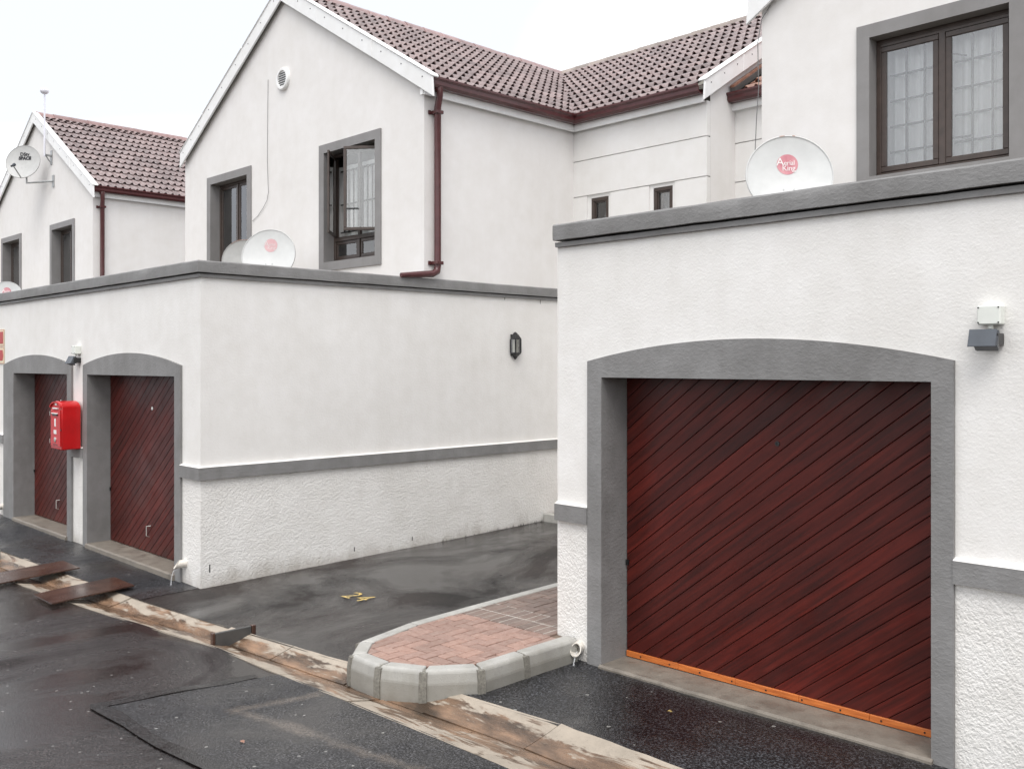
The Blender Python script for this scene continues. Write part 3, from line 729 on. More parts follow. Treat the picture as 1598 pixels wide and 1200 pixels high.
            MB().tube([(xh - .06, yd + .002, .27), (xh - .06, yd - .035, .285), (xh - .06, yd - .035, .40), (xh - .02, yd + .002, .405)], .007, 8).build('handle', 'brass', door)
            MB().box(o0 + .008, o0 + .035, yd - .015, yd, .72, .76).build('hinge', 'black', door)
    return g
gl = garage('white double garage with two boarded doors, grey arched surrounds and a long side wall', -16.62, -9.404, 4.618, 10.4225,
            [(-15.84, -15.36, -13.17, -13.015), (-12.61, -12.465, -9.965, -9.825)], 2.215, 2.335, .145, .070, 11, frontmat='white')
gr = garage('white textured garage with orange batten under its wide mahogany boarded door', -5.085, 1.62, 5.45, 10.9,
            [(-4.754, -4.615, -2.193, -2.071), (-1.60, -1.47, .95, 1.09)], 2.25, 2.37, .145, .116, 31, strip=True, slp=.008)
# weep slits and drip marks on the side wall
for (yy, zz, hh) in ((4.72, .20, .085), (6.55, .155, .05), (7.42, .17, .05)):
    MB().box(-9.404, -9.4025, yy - .006, yy + .006, zz - hh / 2, zz + hh / 2).build('weep_slit', 'dark', gl)
for (yy, hh) in ((9.02, .035), (9.72, .06)):
    MB().add([(-9.4025, yy - .008, 3.255), (-9.4025, yy + .010, 3.255), (-9.4025, yy + .003, 3.255 - hh), (-9.4025, yy - .003, 3.255 - hh)], [(0, 1, 2, 3)]).build('drip_mark', 'mortar', gl)
g0 = garage('far garage of the left hand house, its roof carrying a satellite dish', -26.5, -19.80, 4.40, 9.9,
            [(-25.9, -25.4, -23.2, -23.05), (-22.6, -22.45, -20.1, -19.95)], 2.215, 2.335, .145, .10, 51, frontmat='white')

# ------------------------------------------------------------------ roofs
TAN = .597; TH = math.atan(TAN); CT, ST = math.cos(TH), math.sin(TH); RZ = 8.0; HALF = 3.34
TW, TG = .302, .318
def tile_mesh():
    m = MB(); us = []; pitch = TW / 2
    for q in range(2):
        for a in (0, .055, .071): us.append((q * pitch + a, 0))
        for k in range(1, 6): us.append((q * pitch + .071 + (pitch - .071) * k / 6, math.sin(math.pi * k / 6) ** .8))
    us.append((TW + .004, 0)); n = len(us)
    for (vv, w, h) in ((.372, 0, .010), (.02, .025, .050), (0, .024, .048)):
        for a, s in us: m.v.append((a, vv, w + h * s))
    for a, s in us: m.v.append((a, .003, .024 + .048 * s - .014))
    for a, s in us: m.v.append((a, .06, .020 + .045 * s - .014))
    m.f = [(r * n + k, r * n + k + 1, (r + 1) * n + k + 1, (r + 1) * n + k) for r in range(4) for k in range(n - 1)]
    return m
TILE = tile_mesh()
def frame(kind, xm, pos):       # returns function (u, d) -> world matrix on the slope; d measured down slope from ridge in plan
    def f(u, d):
        z = RZ - TAN * d
        if kind == 'E': rot = Matrix(((0, -CT, ST), (1, 0, 0), (0, ST, CT))); p = Vector((xm + d, u, z))
        elif kind == 'W': rot = Matrix(((0, CT, -ST), (-1, 0, 0), (0, ST, CT))); p = Vector((xm - d, u, z))
        else: rot = Matrix(((1, 0, 0), (0, CT, -ST), (0, ST, CT))); p = Vector((u, xm - d, z))
        return Matrix.Translation(p) @ rot.to_4x4()
    return f
tile_me = {}
def tm(mat):
    if mat not in tile_me:
        me = TILE.mesh('tile', smooth=True, sharp=50, recalc=False); me.materials.append(M[mat]); tile_me[mat] = me
    return tile_me[mat]
def tiles(roof, kind, xm, u0, u1, dmax, keep, seed, mat='tile', single=True, zoff=0):
    rnd = random.Random(seed); fr = frame(kind, xm, 0); rows = int(dmax / (TG * CT)); big = MB(); cnt = 0
    step = TW * (1 if kind != 'W' else -1)
    for r in range(rows + 1):
        d = dmax - r * TG * CT
        if d < .18: break
        nu = int(abs(u1 - u0) / TW) + (1 if kind != 'W' else 0)
        for k in range(nu):
            u = u0 + k * step
            if not keep(u + step / 2, d): continue
            M4 = fr(u + rnd.uniform(-.003, .003), d) @ Matrix.Translation((0, rnd.uniform(-.005, .005), zoff + rnd.uniform(-.002, .003))) @ Matrix.Rotation(rnd.uniform(-.008, .008), 4, 'Z') @ Matrix.Rotation(rnd.uniform(-.006, .006), 4, 'X')
            if single: inst('tile', tm(mat), roof, M4); cnt += 1
            else: big.add([M4 @ Vector(p) for p in TILE.v], TILE.f)
    if not single:
        o = big.build('tile', mat, roof, smooth=True, sharp=50, recalc=False); o['kind'] = 'stuff'
    return cnt
def ridge(roof, p0, p1, mat):
    p0, p1 = Vector(p0), Vector(p1); L = (p1 - p0).length; n = int(L / .385); d = (p1 - p0).normalized(); side = Vector((d.y, -d.x, 0)); rnd = random.Random(int(L * 100))
    m = MB(); prof = [(-.125, -.075), (-.085, -.012), (-.04, .028), (0, .04), (.04, .028), (.085, -.012), (.125, -.075)]
    for (t, s) in ((0, 1.045), (.05, 1.045), (.055, 1.0), (.41, .98)):
        for a, b in prof: m.v.append((a * s, t, b * s + (.008 if s > 1.05 else 0)))
    for a, b in prof: m.v.append((a, 0, b - .02))
    m.f = [(i * 7 + k, i * 7 + k + 1, (i + 1) * 7 + k + 1, (i + 1) * 7 + k) for i in range(3) for k in range(6)] + [(28 + k, 28 + k + 1, k + 1, k) for k in range(6)]
    me = m.mesh('ridge_tile', smooth=True, sharp=40); me.materials.append(M[mat])
    rot = Matrix(((side.x, d.x, 0), (side.y, d.y, 0), (0, 0, 1))).to_4x4()
    for k in range(n): inst('ridge_tile', me, roof, Matrix.Translation(p0 + d * (k * .385) + Vector((0, 0, rnd.uniform(-.004, .004)))) @ rot @ Matrix.Rotation(rnd.uniform(-.01, .01), 4, 'X'))
def barge(parent, fn, side, yy, dend, joints, thick=.03):
    """boards along the verge; fn maps (across, z, t) to world, side = +1/-1 direction away from the apex"""
    ds = [0] + joints + [dend]
    for i, (a, b) in enumerate(zip(ds[:-1], ds[1:])):
        if b < dend: b -= .003
        e = .004 if i % 2 else 0
        poly = [(a, RZ - .172 - TAN * a), (b, RZ - .172 - TAN * b), (b, RZ + .075 - TAN * b), (a, RZ + .075 - TAN * a)]
        if i == len(ds) - 2: poly[1] = (b + .006, RZ - .185 - TAN * b); poly[2] = (b - .015, RZ + .07 - TAN * b)
        o = MB().prism([(p * side, z) for p, z in poly], fn, yy - e, yy + thick).build('barge_board', 'barge', parent, bevel=.006)
        cap = [(a, RZ + .060 - TAN * a), (b, RZ + .060 - TAN * b), (b, RZ + .098 - TAN * b), (a, RZ + .098 - TAN * a)]
        MB().prism([(p * side, z) for p, z in cap], fn, yy - e - .016, yy + .11).build('verge_roll', 'barge', o, bevel=.014)
        for q in (.16, .5, .84):
            dd = a + (b - a) * q; c = Vector(fn(dd * side, RZ - .02 - TAN * dd, yy - e)); c2 = Vector(fn(dd * side, RZ - .02 - TAN * dd, yy - e - .004))
            MB().tube([c, c2], .009, 8).build('screw', 'bar', o)

# ------------------------------------------------------------------ windows in walls facing -Y
def ring(m, x0, x1, z0, z1, b, y0, y1):
    m.box(x0, x1, y0, y1, z0, z0 + b); m.box(x0, x1, y0, y1, z1 - b, z1)
    m.box(x0, x0 + b, y0, y1, z0 + b, z1 - b); m.box(x1 - b, x1, y0, y1, z0 + b, z1 - b); return m
def surround(parent, x0, x1, z0, z1, yw, band, depth, mat='grey_smooth', proud=.022):
    m = MB(); a0, a1, c0, c1 = x0 - band, x1 + band, z0 - band, z1 + band; yp = yw - proud; yb = yw + depth
    for (p, q, r, s) in ((a0, a1, c0, z0), (a0, a1, z1, c1), (a0, x0, z0, z1), (x1, a1, z0, z1)): m.quad((p, yp, r), (q, yp, r), (q, yp, s), (p, yp, s))
    for (p, r, q, s) in ((a0, c0, a1, c0), (a1, c0, a1, c1), (a1, c1, a0, c1), (a0, c1, a0, c0)): m.quad((p, yp, r), (q, yp, s), (q, yw + .01, s), (p, yw + .01, r))
    for (p, r, q, s) in ((x0, z0, x1, z0), (x1, z0, x1, z1), (x1, z1, x0, z1), (x0, z1, x0, z0)): m.quad((p, yp, r), (q, yp, s), (q, yb, s), (p, yb, r))
    return m.build('surround', mat, parent, recalc=False)
def room(parent, x0, x1, z0, z1, y, depth=1.6):
    m = MB(); a, b, c, d = x0 - .25, x1 + .25, z0 - .25, z1 + .25; e = y + depth
    m.quad((a, e, c), (b, e, c), (b, e, d), (a, e, d)); m.quad((a, y, c), (b, y, c), (b, e, c), (a, e, c)); m.quad((a, y, d), (b, y, d), (b, e, d), (a, e, d))
    m.quad((a, y, c), (a, e, c), (a, e, d), (a, y, d)); m.quad((b, y, c), (b, e, c), (b, e, d), (b, y, d))
    return m.build('interior', 'room', parent)
def drape(parent, x0, x1, z0, z1, y, waves, amp=.03, mat='curtain', seed=0):
    m = MB(); n = max(8, int(waves * 8)); rnd = random.Random(seed); ph = [rnd.uniform(-.5, .5) for _ in range(n + 1)]
    for i in range(n + 1):
        x = x0 + (x1 - x0) * i / n
        for z, k in ((z1, .7), ((z0 + z1) / 2, 1), (z0, 1.25)): m.v.append((x + .006 * k * ph[i], y + amp * k * math.sin(waves * 2 * math.pi * i / n + ph[i]), z))
    m.f = [(i * 3 + j, (i + 1) * 3 + j, (i + 1) * 3 + j + 1, i * 3 + j + 1) for i in range(n) for j in range(2)]
    return m.build('curtain', mat, parent, smooth=True, sharp=80)
def sash(parent, x0, x1, z0, z1, y, fr=.045, glass='glass', M4=None, th=.03):
    m = MB(); ring(m, x0, x1, z0, z1, fr, y, y + th)
    if M4: m.v = [tuple(M4 @ Vector(p)) for p in m.v]
    o = m.build('sash', 'frame', parent, bevel=.005)
    m = MB().box(x0 + fr - .004, x1 - fr + .004, y + .013, y + .017, z0 + fr - .004, z1 - fr + .004)
    if M4: m.v = [tuple(M4 @ Vector(p)) for p in m.v]
    m.build('pane', glass, parent); return o
def bars(parent, x0, x1, z0, z1, y, xs, zs, t=.012, mat='bar'):
    for x in xs: MB().box(x - t / 2, x + t / 2, y, y + t, z0, z1).build('bar', mat, parent)
    for z in zs: MB().box(x0, x1, y + t + .001, y + 2 * t, z - t / 2, z + t / 2).build('bar', mat, parent)

# ------------------------------------------------------------------ houses
EAVE = 5.73
def downpipe(parent, xw, y, zt, zb, shoe=True):
    r = .045; pts = [(xw + .14, y - .02, zt), (xw + .14, y - .02, zt - .10), (xw + .075, y, zt - .24), (xw + .075, y, zb + .12), (xw + .085, y - .02, zb + .05)]
    pts += [(xw + .09, y - .10, zb + .015), (xw + .09, y - .30, zb - .005), (xw + .07, y - .58, zb - .03)] if shoe else []
    dp = MB().tube(pts, [.042, .042, .045, .045, .045, .044, .042, .030][:len(pts)], 12).build('downpipe', 'gutter', parent, smooth=True, sharp=50)
    MB().tube([(xw + .125, y - .02, zt + .01), (xw + .125, y - .02, zt - .05)], .055, 12).build('outlet', 'gutter', dp, smooth=True)
    for z in (zt - .30, zb + .16):
        MB().box(xw, xw + .13, y - .058, y + .058, z - .022, z + .022).build('bracket', 'gutter', dp, bevel=.006)
        MB().box(xw, xw + .02, y - .10, y - .058, z - .026, z + .026).build('bracket', 'gutter', dp, bevel=.004)
GUT = [(.058, 5.825), (.135, 5.825), (.168, 5.855), (.168, 5.90), (.19, 5.925), (.19, 5.948), (.178, 5.948), (.174, 5.93), (.155, 5.905), (.152, 5.862), (.13, 5.842), (.07, 5.842), (.07, 5.948), (.058, 5.948)]
GUT = [(a + .022, z) for a, z in GUT]
FAS = [(.050, 5.732), (.076, 5.732), (.076, 5.875), (.050, 5.875)]
SOF = [(-.01, 5.735), (.028, 5.745), (.028, 5.76), (-.01, 5.76)]
def house(label, xl, xr, yg, yb, holes, zbase, ovL, ovR, jl, jr, gpath, gonly, back):
    h = thing('house', label, 'house', ((xl + xr) / 2, yg, zbase)); xm = (xl + xr) / 2
    topf = lambda x: RZ - .10 - TAN * abs(x - xm)
    m = MB(); wall_front(m, xl, xr, zbase, topf, yg, holes, xb=(xm,), depth=.05)
    for xx in (xl, xr): m.quad((xx, yg + .25, zbase), (xx, yb, zbase), (xx, yb, topf(xx)), (xx, yg + .25, topf(xx)))
    m.build('wall', 'white_house', h)
    m = MB()
    for sg, ov in ((-1, .2), (1, .2)):
        d = HALF + (.12 if sg > 0 else .02)
        m.prism([(xm, RZ - .012), (xm + sg * d, RZ - .012 - TAN * d), (xm + sg * d, RZ - .05 - TAN * d), (xm, RZ - .05)], XZ, yg - .045, back)
    roof = m.build('roof', 'mortar', h)
    barge(h, lambda a, z, t: (xm + a, t, z), 1, yg - .085, HALF + ovR, jr)
    barge(h, lambda a, z, t: (xm + a, t, z), -1, yg - .085, HALF + ovL, jl)
    MB().sweep(gpath, FAS, only=gonly).build('fascia', 'barge', h, bevel=.002)
    MB().sweep(gpath, GUT, only=gonly).build('gutter', 'gutter', h, smooth=True, sharp=30)
    return h, roof, xm

# --- middle house
W1 = (-15.10, -13.865, 3.82, 5.375); W2 = (-11.655, -10.425, 3.80, 5.36)
ex = lambda w: (w[0] - .03, w[1] + .03, w[2] - .03, w[3] + .03)
GP = [(-9.404, 7.56), (-9.404, 10.423), (-7.084, 10.423)]
h1, roof1, xm1 = house('white gabled house above the double garage, with an open window and round wall vent', -16.08, -9.404, 7.61, 13.7, [ex(W1), ex(W2)], 3.40, .04, .27, [1.15, 2.5], [1.0, 2.34], GP, [0], 13.9)
tiles(roof1, 'E', xm1, 7.60, 14.0, HALF + .135, lambda u, d: u < 1.02 - (xm1 + d) + .42, 1)
tiles(roof1, 'W', xm1, 13.9, 7.6, HALF + .03, lambda u, d: True, 2, single=False)
ridge(roof1, (xm1, 7.56, RZ + .058), (xm1, 13.75, RZ + .058), 'ridge')
downpipe(h1, -9.404, 7.77, 5.84, 3.47)
# fascia return and vent
MB().box(-9.404, -9.35, 7.545, 7.60, 5.735, 5.80).build('fascia_end', 'barge', h1)
v = MB().lathe([(.17, 0), (.17, .035), (.155, .05), (.125, .05), (.118, .03), (0.001, .03)], 32, Matrix.Translation((-12.76, 7.61, 6.66)) @ Matrix.Rotation(R(90), 4, 'X')).build('vent', 'barge', h1, smooth=True, sharp=35)
for k in range(6):
    z = 6.66 - .085 + k * .034; hw = math.sqrt(max(.001, .112 ** 2 - (z - 6.66) ** 2)); MB().box(-12.76 - hw, -12.76 + hw, 7.573, 7.5795, z - .007, z + .007).build('vent_slot', 'bar', v)
# window 1: closed
def win_base(parent, w, depth, yw, band=.125):
    x0, x1, z0, z1 = w; yf = yw + depth - .05; m = MB(); ring(m, x0 + .001, x1 - .001, z0 + .001, z1 - .001, .045, yf, yf + .06)
    wnd = m.build('window', 'frame', parent, bevel=.004); surround(wnd, x0, x1, z0, z1, yw, band, depth); room(wnd, x0, x1, z0, z1, yf + .062); return wnd, yf
wn, yf = win_base(h1, W1, .20, 7.61); xc = (W1[0] + W1[1]) / 2
MB().box(xc - .022, xc + .022, yf - .004, yf + .05, W1[2] + .046, W1[3] - .046).build('mullion', 'frame', wn, bevel=.004)
sash(wn, W1[0] + .046, xc - .023, W1[2] + .046, W1[3] - .046, yf + .012); sash(wn, xc + .023, W1[1] - .046, W1[2] + .046, W1[3] - .046, yf + .012)
drape(wn, xc - .30, xc + .02, W1[2] + .05, W1[3] - .05, yf + .16, 4, .02, 'blind', 1)
for k in range(22):
    z = W1[2] + .10 + k * .063; MB().box(xc + .03, W1[1] - .05, yf + .12, yf + .126, z, z + .055).build('blind_slat', 'blind', wn)
MB().box(W1[0] + .05, xc - .03, yf + .09, yf + .10, 4.36, 4.372).build('bar', 'bar', wn)
# window 2: the two top sashes swung open over fixed lower panes
wn, yf = win_base(h1, W2, .20, 7.61); xc = (W2[0] + W2[1]) / 2; zt = 4.13
MB().box(W2[0] + .046, W2[1] - .046, yf - .006, yf + .055, zt - .03, zt + .03).build('transom', 'frame', wn, bevel=.004)
MB().box(xc - .026, xc + .026, yf - .004, yf + .05, W2[2] + .046, zt - .031).build('mullion', 'frame', wn, bevel=.004)
MB().box(xc - .024, xc + .024, yf + .002, yf + .05, zt + .031, W2[3] - .046).build('mullion', 'frame', wn, bevel=.004)
sash(wn, W2[0] + .046, xc - .027, W2[2] + .046, zt - .031, yf + .012, glass='glass'); sash(wn, xc + .027, W2[1] - .046, W2[2] + .046, zt - .031, yf + .012)
MB().box(W2[0] - .2, W2[1] - .02, yf + .10, yf + .104, W2[2] + .05, zt - .05).build('lower_blind', 'frosted', wn)
hl = Matrix.Translation((W2[0] + .05, yf, 0)) @ Matrix.Rotation(R(-44), 4, 'Z') @ Matrix.Translation((-(W2[0] + .05), -yf, 0))
sash(wn, W2[0] + .05, xc - .02, zt + .035, W2[3] - .05, yf - .02, .042, 'glass_green', hl)
hr = Matrix.Translation((W2[1] - .05, yf, 0)) @ Matrix.Rotation(R(39), 4, 'Z') @ Matrix.Translation((-(W2[1] - .05), -yf, 0))
sash(wn, xc + .02, W2[1] - .05, zt + .035, W2[3] - .05, yf - .02, .042, 'glass', hr)
for z in (4.36, 5.02): m = MB().box(W2[0] + .10, W2[0] + .22, yf - .03, yf - .005, z, z + .03); m.v = [tuple(hl @ Vector(p)) for p in m.v]; m.build('stay', 'black', wn)
m = MB().box(xc + .06, xc + .23, yf - .032, yf - .018, 4.45, 4.468); m.v = [tuple(hr @ Vector(p)) for p in m.v]; m.build('stay', 'black', wn)
bars(wn, W2[0] + .05, W2[1] - .05, zt + .10, 5.13, yf + .066, [W2[0] + .05 + k * .113 for k in range(1, 10)], [zt + .11, 4.64, 5.12], .018)
drape(wn, W2[0] - .22, W2[1] + .1, zt - .02, 5.20, yf + .125, 6, .016, 'curtain', 5)
# telephone cable on the gable
tag(MB().tube([(-13.224, 7.602, 6.753), (-13.235, 7.600, 6.2), (-13.244, 7.600, 5.513), (-13.225, 7.598, 5.25), (-13.205, 7.597, 5.011), (-13.25, 7.595, 4.88), (-13.36, 7.595, 4.781), (-13.52, 7.597, 4.68), (-13.70, 7.600, 4.612)], .0036, 6).build('wall_cable', 'cable'), 'thin grey cable hanging down the gable beside the round vent', 'cable')

# --- link wing between the houses
wg = thing('house_wing', 'set back wing with grooved walls and two tiny windows joining the houses', 'house wing', (-8.2, 10.423, 3.0))
RY = 10.423 + HALF
zs_ = [-.1, 4.785, 5.305, 5.77]; SW = [(-9.081, -8.756), (-7.962, -7.642)]
for k in range(3):
    m = MB(); a, b = zs_[k] + .007, zs_[k + 1] - .007
    if k == 0:
        xs = [-9.404] + [v for s in SW for v in (s[0] - .06, s[1] + .055)] + [-7.084]
        for q in range(0, len(xs), 2): m.box(xs[q], xs[q + 1], 10.423, 10.50, a, b)
        for s in SW: m.box(s[0] - .06, s[1] + .055, 10.423, 10.50, a, 4.30)
    else: m.box(-9.404, -7.084, 10.423, 10.50, a, b)
    m.build('wall_panel', 'groove_panel', wg)
m = MB(); HL = [(s[0], s[1], 4.32, 4.742) for s in SW]
wall_front(m, -9.404, -7.09, -.1, lambda x: 5.77, 10.448, [(a, b, c, d) for a, b, c, d in HL], depth=.1, ret=False)
m.build('backing_wall', 'groove_panel', wg)
for (a, b, c, d) in HL:
    mm = MB(); ring(mm, a + .001, b - .001, c + .001, d - .001, .05, 10.452, 10.52); wnd = mm.build('window', 'frame', wg, bevel=.006)
    mm = MB(); ring(mm, a + .052, b - .052, c + .052, d - .052, .016, 10.47, 10.51); mm.build('sash', 'frame', wnd)
    MB().box(a + .06, b - .06, 10.495, 10.499, c + .06, d - .06).build('pane', 'glass', wnd); room(wnd, a, b, c, d, 10.53, .8)
    drape(wnd, a + .06, a + .15, c, d - .05, 10.60, 2, .01, 'blind', 4)
m = MB(); ytop = lambda y: RZ - .10 - TAN * abs(y - RY)
ys = [10.5015, 11.084, RY, RY + HALF]
for a, b in zip(ys[:-1], ys[1:]): m.quad((-7.084, a, -.1), (-7.084, b, -.1), (-7.084, b, ytop(b)), (-7.084, a, ytop(a)))
m.build('end_wall', 'white_house', wg)
m = MB()
for sg in (-1, 1):
    d = HALF + .12; m.prism([(RY, RZ - .014), (RY + sg * d, RZ - .014 - TAN * d), (RY + sg * d, RZ - .05 - TAN * d), (RY, RZ - .05)], YZ, -13.6 if sg > 0 else -12.9, -7.06)
roofw = m.build('roof', 'mortar', wg)
tiles(roofw, 'S', RY, -13.0, -7.32, HALF + .135, lambda u, d: (RY - d) > 1.02 - u - .42, 5)
ridge(roofw, (-13.1, RY, RZ + .058), (-7.10, RY, RZ + .058), 'ridge_grey')
barge(wg, lambda a, z, t: (-(t), RY + a, z), -1, 7.005, HALF + .16, [1.3, 2.6])
MB().sweep(GP, FAS, only=[1]).build('fascia', 'barge', wg, bevel=.002)
MB().sweep(GP, GUT, only=[1]).build('gutter', 'gutter', wg, smooth=True, sharp=30)
# recessed part with its lower roof
YR2 = 11.084; zr = [-.1, 4.785, 5.305, 5.77]
for k in range(3): MB().box(-7.083, -5.06, YR2, YR2 + .08, zr[k] + .007, zr[k + 1] - .007).build('wall_panel', 'groove_panel', wg)
MB().quad((-7.083, YR2 + .03, -.1), (-5.06, YR2 + .03, -.1), (-5.06, YR2 + .03, 5.77), (-7.083, YR2 + .03, 5.77)).build('backing_wall', 'groove_panel', wg)
RYl = YR2 + HALF; d = HALF + .12
lowroof = MB().prism([(RYl, RZ - .014), (RYl - d, RZ - .014 - TAN * d), (RYl - d, RZ - .05 - TAN * d), (RYl, RZ - .05)], YZ, -7.07, -4.9).build('roof', 'mortar', wg)
tiles(lowroof, 'S', RYl, -6.93, -5.6, HALF + .135, lambda u, d: True, 6, mat='tile_moss')
MB().prism([(RYl - d - .03, RZ - TAN * (d + .03) + .02), (RYl, RZ + .02), (RYl, RZ + .10), (RYl - d - .03, RZ - TAN * (d + .03) + .10)], YZ, -7.06, -6.985).build('flashing', 'plate_grey', wg)
MB().prism([(RYl - d - .03, RZ - TAN * (d + .03) + .102), (RYl, RZ + .102), (RYl, RZ + .135), (RYl - d - .03, RZ - TAN * (d + .03) + .135)], YZ, -7.065, -7.00).build('flashing', 'tile_moss', wg)
MB().sweep([(-7.09, YR2), (-5.06, YR2)], FAS).build('fascia', 'barge', wg); MB().sweep([(-7.09, YR2), (-5.06, YR2)], GUT).build('gutter', 'gutter', wg, smooth=True, sharp=30)

# --- right house
W3 = (-3.963, -2.770, 4.06, 5.33)
W3b = (-.75, .48, 4.06, 5.33)
h3, roof3, xm3 = house('white gabled house with a curtained brown casement window above the textured garage', -5.085, 1.595, 8.44, 13.5, [ex(W3), ex(W3b)], 3.40, .125, .27, [1.2, 2.5], [1.2, 2.5], [(1.595, 8.4), (1.595, 13.5)], None, 14.2)
tiles(roof3, 'W', xm3, 14.1, 8.42, HALF + .06, lambda u, d: True, 8, single=False)
tiles(roof3, 'E', xm3, 8.42, 14.1, HALF + .135, lambda u, d: True, 9, single=False)
ridge(roof3, (xm3, 8.4, RZ + .058), (xm3, 14.0, RZ + .058), 'ridge')
for W in (W3, W3b):
    wn, yf = win_base(h3, W, .17, 8.44, .122); xc = (W[0] + W[1]) / 2
    MB().box(xc - .03, xc + .03, yf - .004, yf + .05, W[2] + .046, W[3] - .046).build('mullion', 'frame', wn, bevel=.006)
    sash(wn, W[0] + .047, xc - .031, W[2] + .05, W[3] - .07, yf - .002, .05); sash(wn, xc + .031, W[1] - .047, W[2] + .05, W[3] - .07, yf - .002, .05)
    MB().box(W[0] + .046, W[1] - .046, yf - .006, yf + .04, W[3] - .069, W[3] - .046).build('head_rail', 'frame', wn)
    for a, b in ((W[0] + .09, xc - .07), (xc + .07, W[1] - .09)):
        bars(wn, a, b, W[2] + .09, W[3] - .11, yf + .075, [a + (b - a) * q for q in (.36, .74)], [W[2] + .09 + (W[3] - W[2] - .2) * q for q in (.14, .36, .58, .80)], .017)
    drape(wn, W[0] - .22, W[1] + .1, W[2] - .02, W[3] - .02, yf + .155, 12, .042, 'curtain', 2)
    MB().tube([(xc + .07, yf + .05, W[3] - .26), (xc + .19, yf + .055, W[3] - .30)], .007, 6).build('stay', 'bar', wn)
    MB().tube([(xc + .07, yf + .05, W[2] + .27), (xc + .24, yf + .055, W[2] + .265)], .009, 6).build('stay', 'bar', wn)
tag(MB().tube([(-4.98, 8.425, 5.90), (-5.06, 8.40, 5.78), (-5.10, 8.39, 5.55), (-5.095, 8.40, 5.1), (-5.12, 8.40, 4.8), (-5.14, 8.40, 4.4), (-5.11, 8.40, 3.6)], .0045, 6).build('drop_cable', 'cable'), 'thin dark cable dropping down the corner of the right hand house', 'cable')

# --- left house
W0a = (-25.52, -24.28, 3.78, 5.31); W0b = (-22.10, -20.88, 3.78, 5.29)
h0, roof0, xm0 = house('far white gabled house with a ball aerial and wall mounted dish on its gable', -26.455, -19.776, 7.40, 13.2, [ex(W0a), ex(W0b)], 3.0, .1, .24, [1.2, 2.4], [1.15, 2.3], [(-19.776, 7.36), (-19.776, 13.2)], None, 13.4)
tiles(roof0, 'E', xm0, 7.38, 12.4, HALF + .135, lambda u, d: True, 11)
tiles(roof0, 'W', xm0, 13.2, 7.4, HALF + .05, lambda u, d: True, 12, single=False)
ridge(roof0, (xm0, 7.36, RZ + .058), (xm0, 12.5, RZ + .058), 'ridge')
downpipe(h0, -19.776, 7.56, 5.84, 3.2, shoe=False)
for i, W in enumerate((W0a, W0b)):
    wn, yf = win_base(h0, W, .22, 7.40, .12); xc = (W[0] + W[1]) / 2
    MB().box(xc - .022, xc + .022, yf - .004, yf + .05, W[2] + .046, W[3] - .046).build('mullion', 'frame', wn, bevel=.004)
    sash(wn, W[0] + .046, xc - .023, W[2] + .046, W[3] - .046, yf + .012); sash(wn, xc + .023, W[1] - .046, W[2] + .046, W[3] - .046, yf + .012)
    drape(wn, W[0] + .05, xc + (.3 if i == 0 else -.1), W[2], W[3] - .04, yf + .14, 4, .02, 'blind' if i == 0 else 'blind', 3 + i)
    drape(wn, W[1] - .30, W[1] - .02, W[2], W[3] - .04, yf + .13, 3, .02, 'curtain', 8 + i)

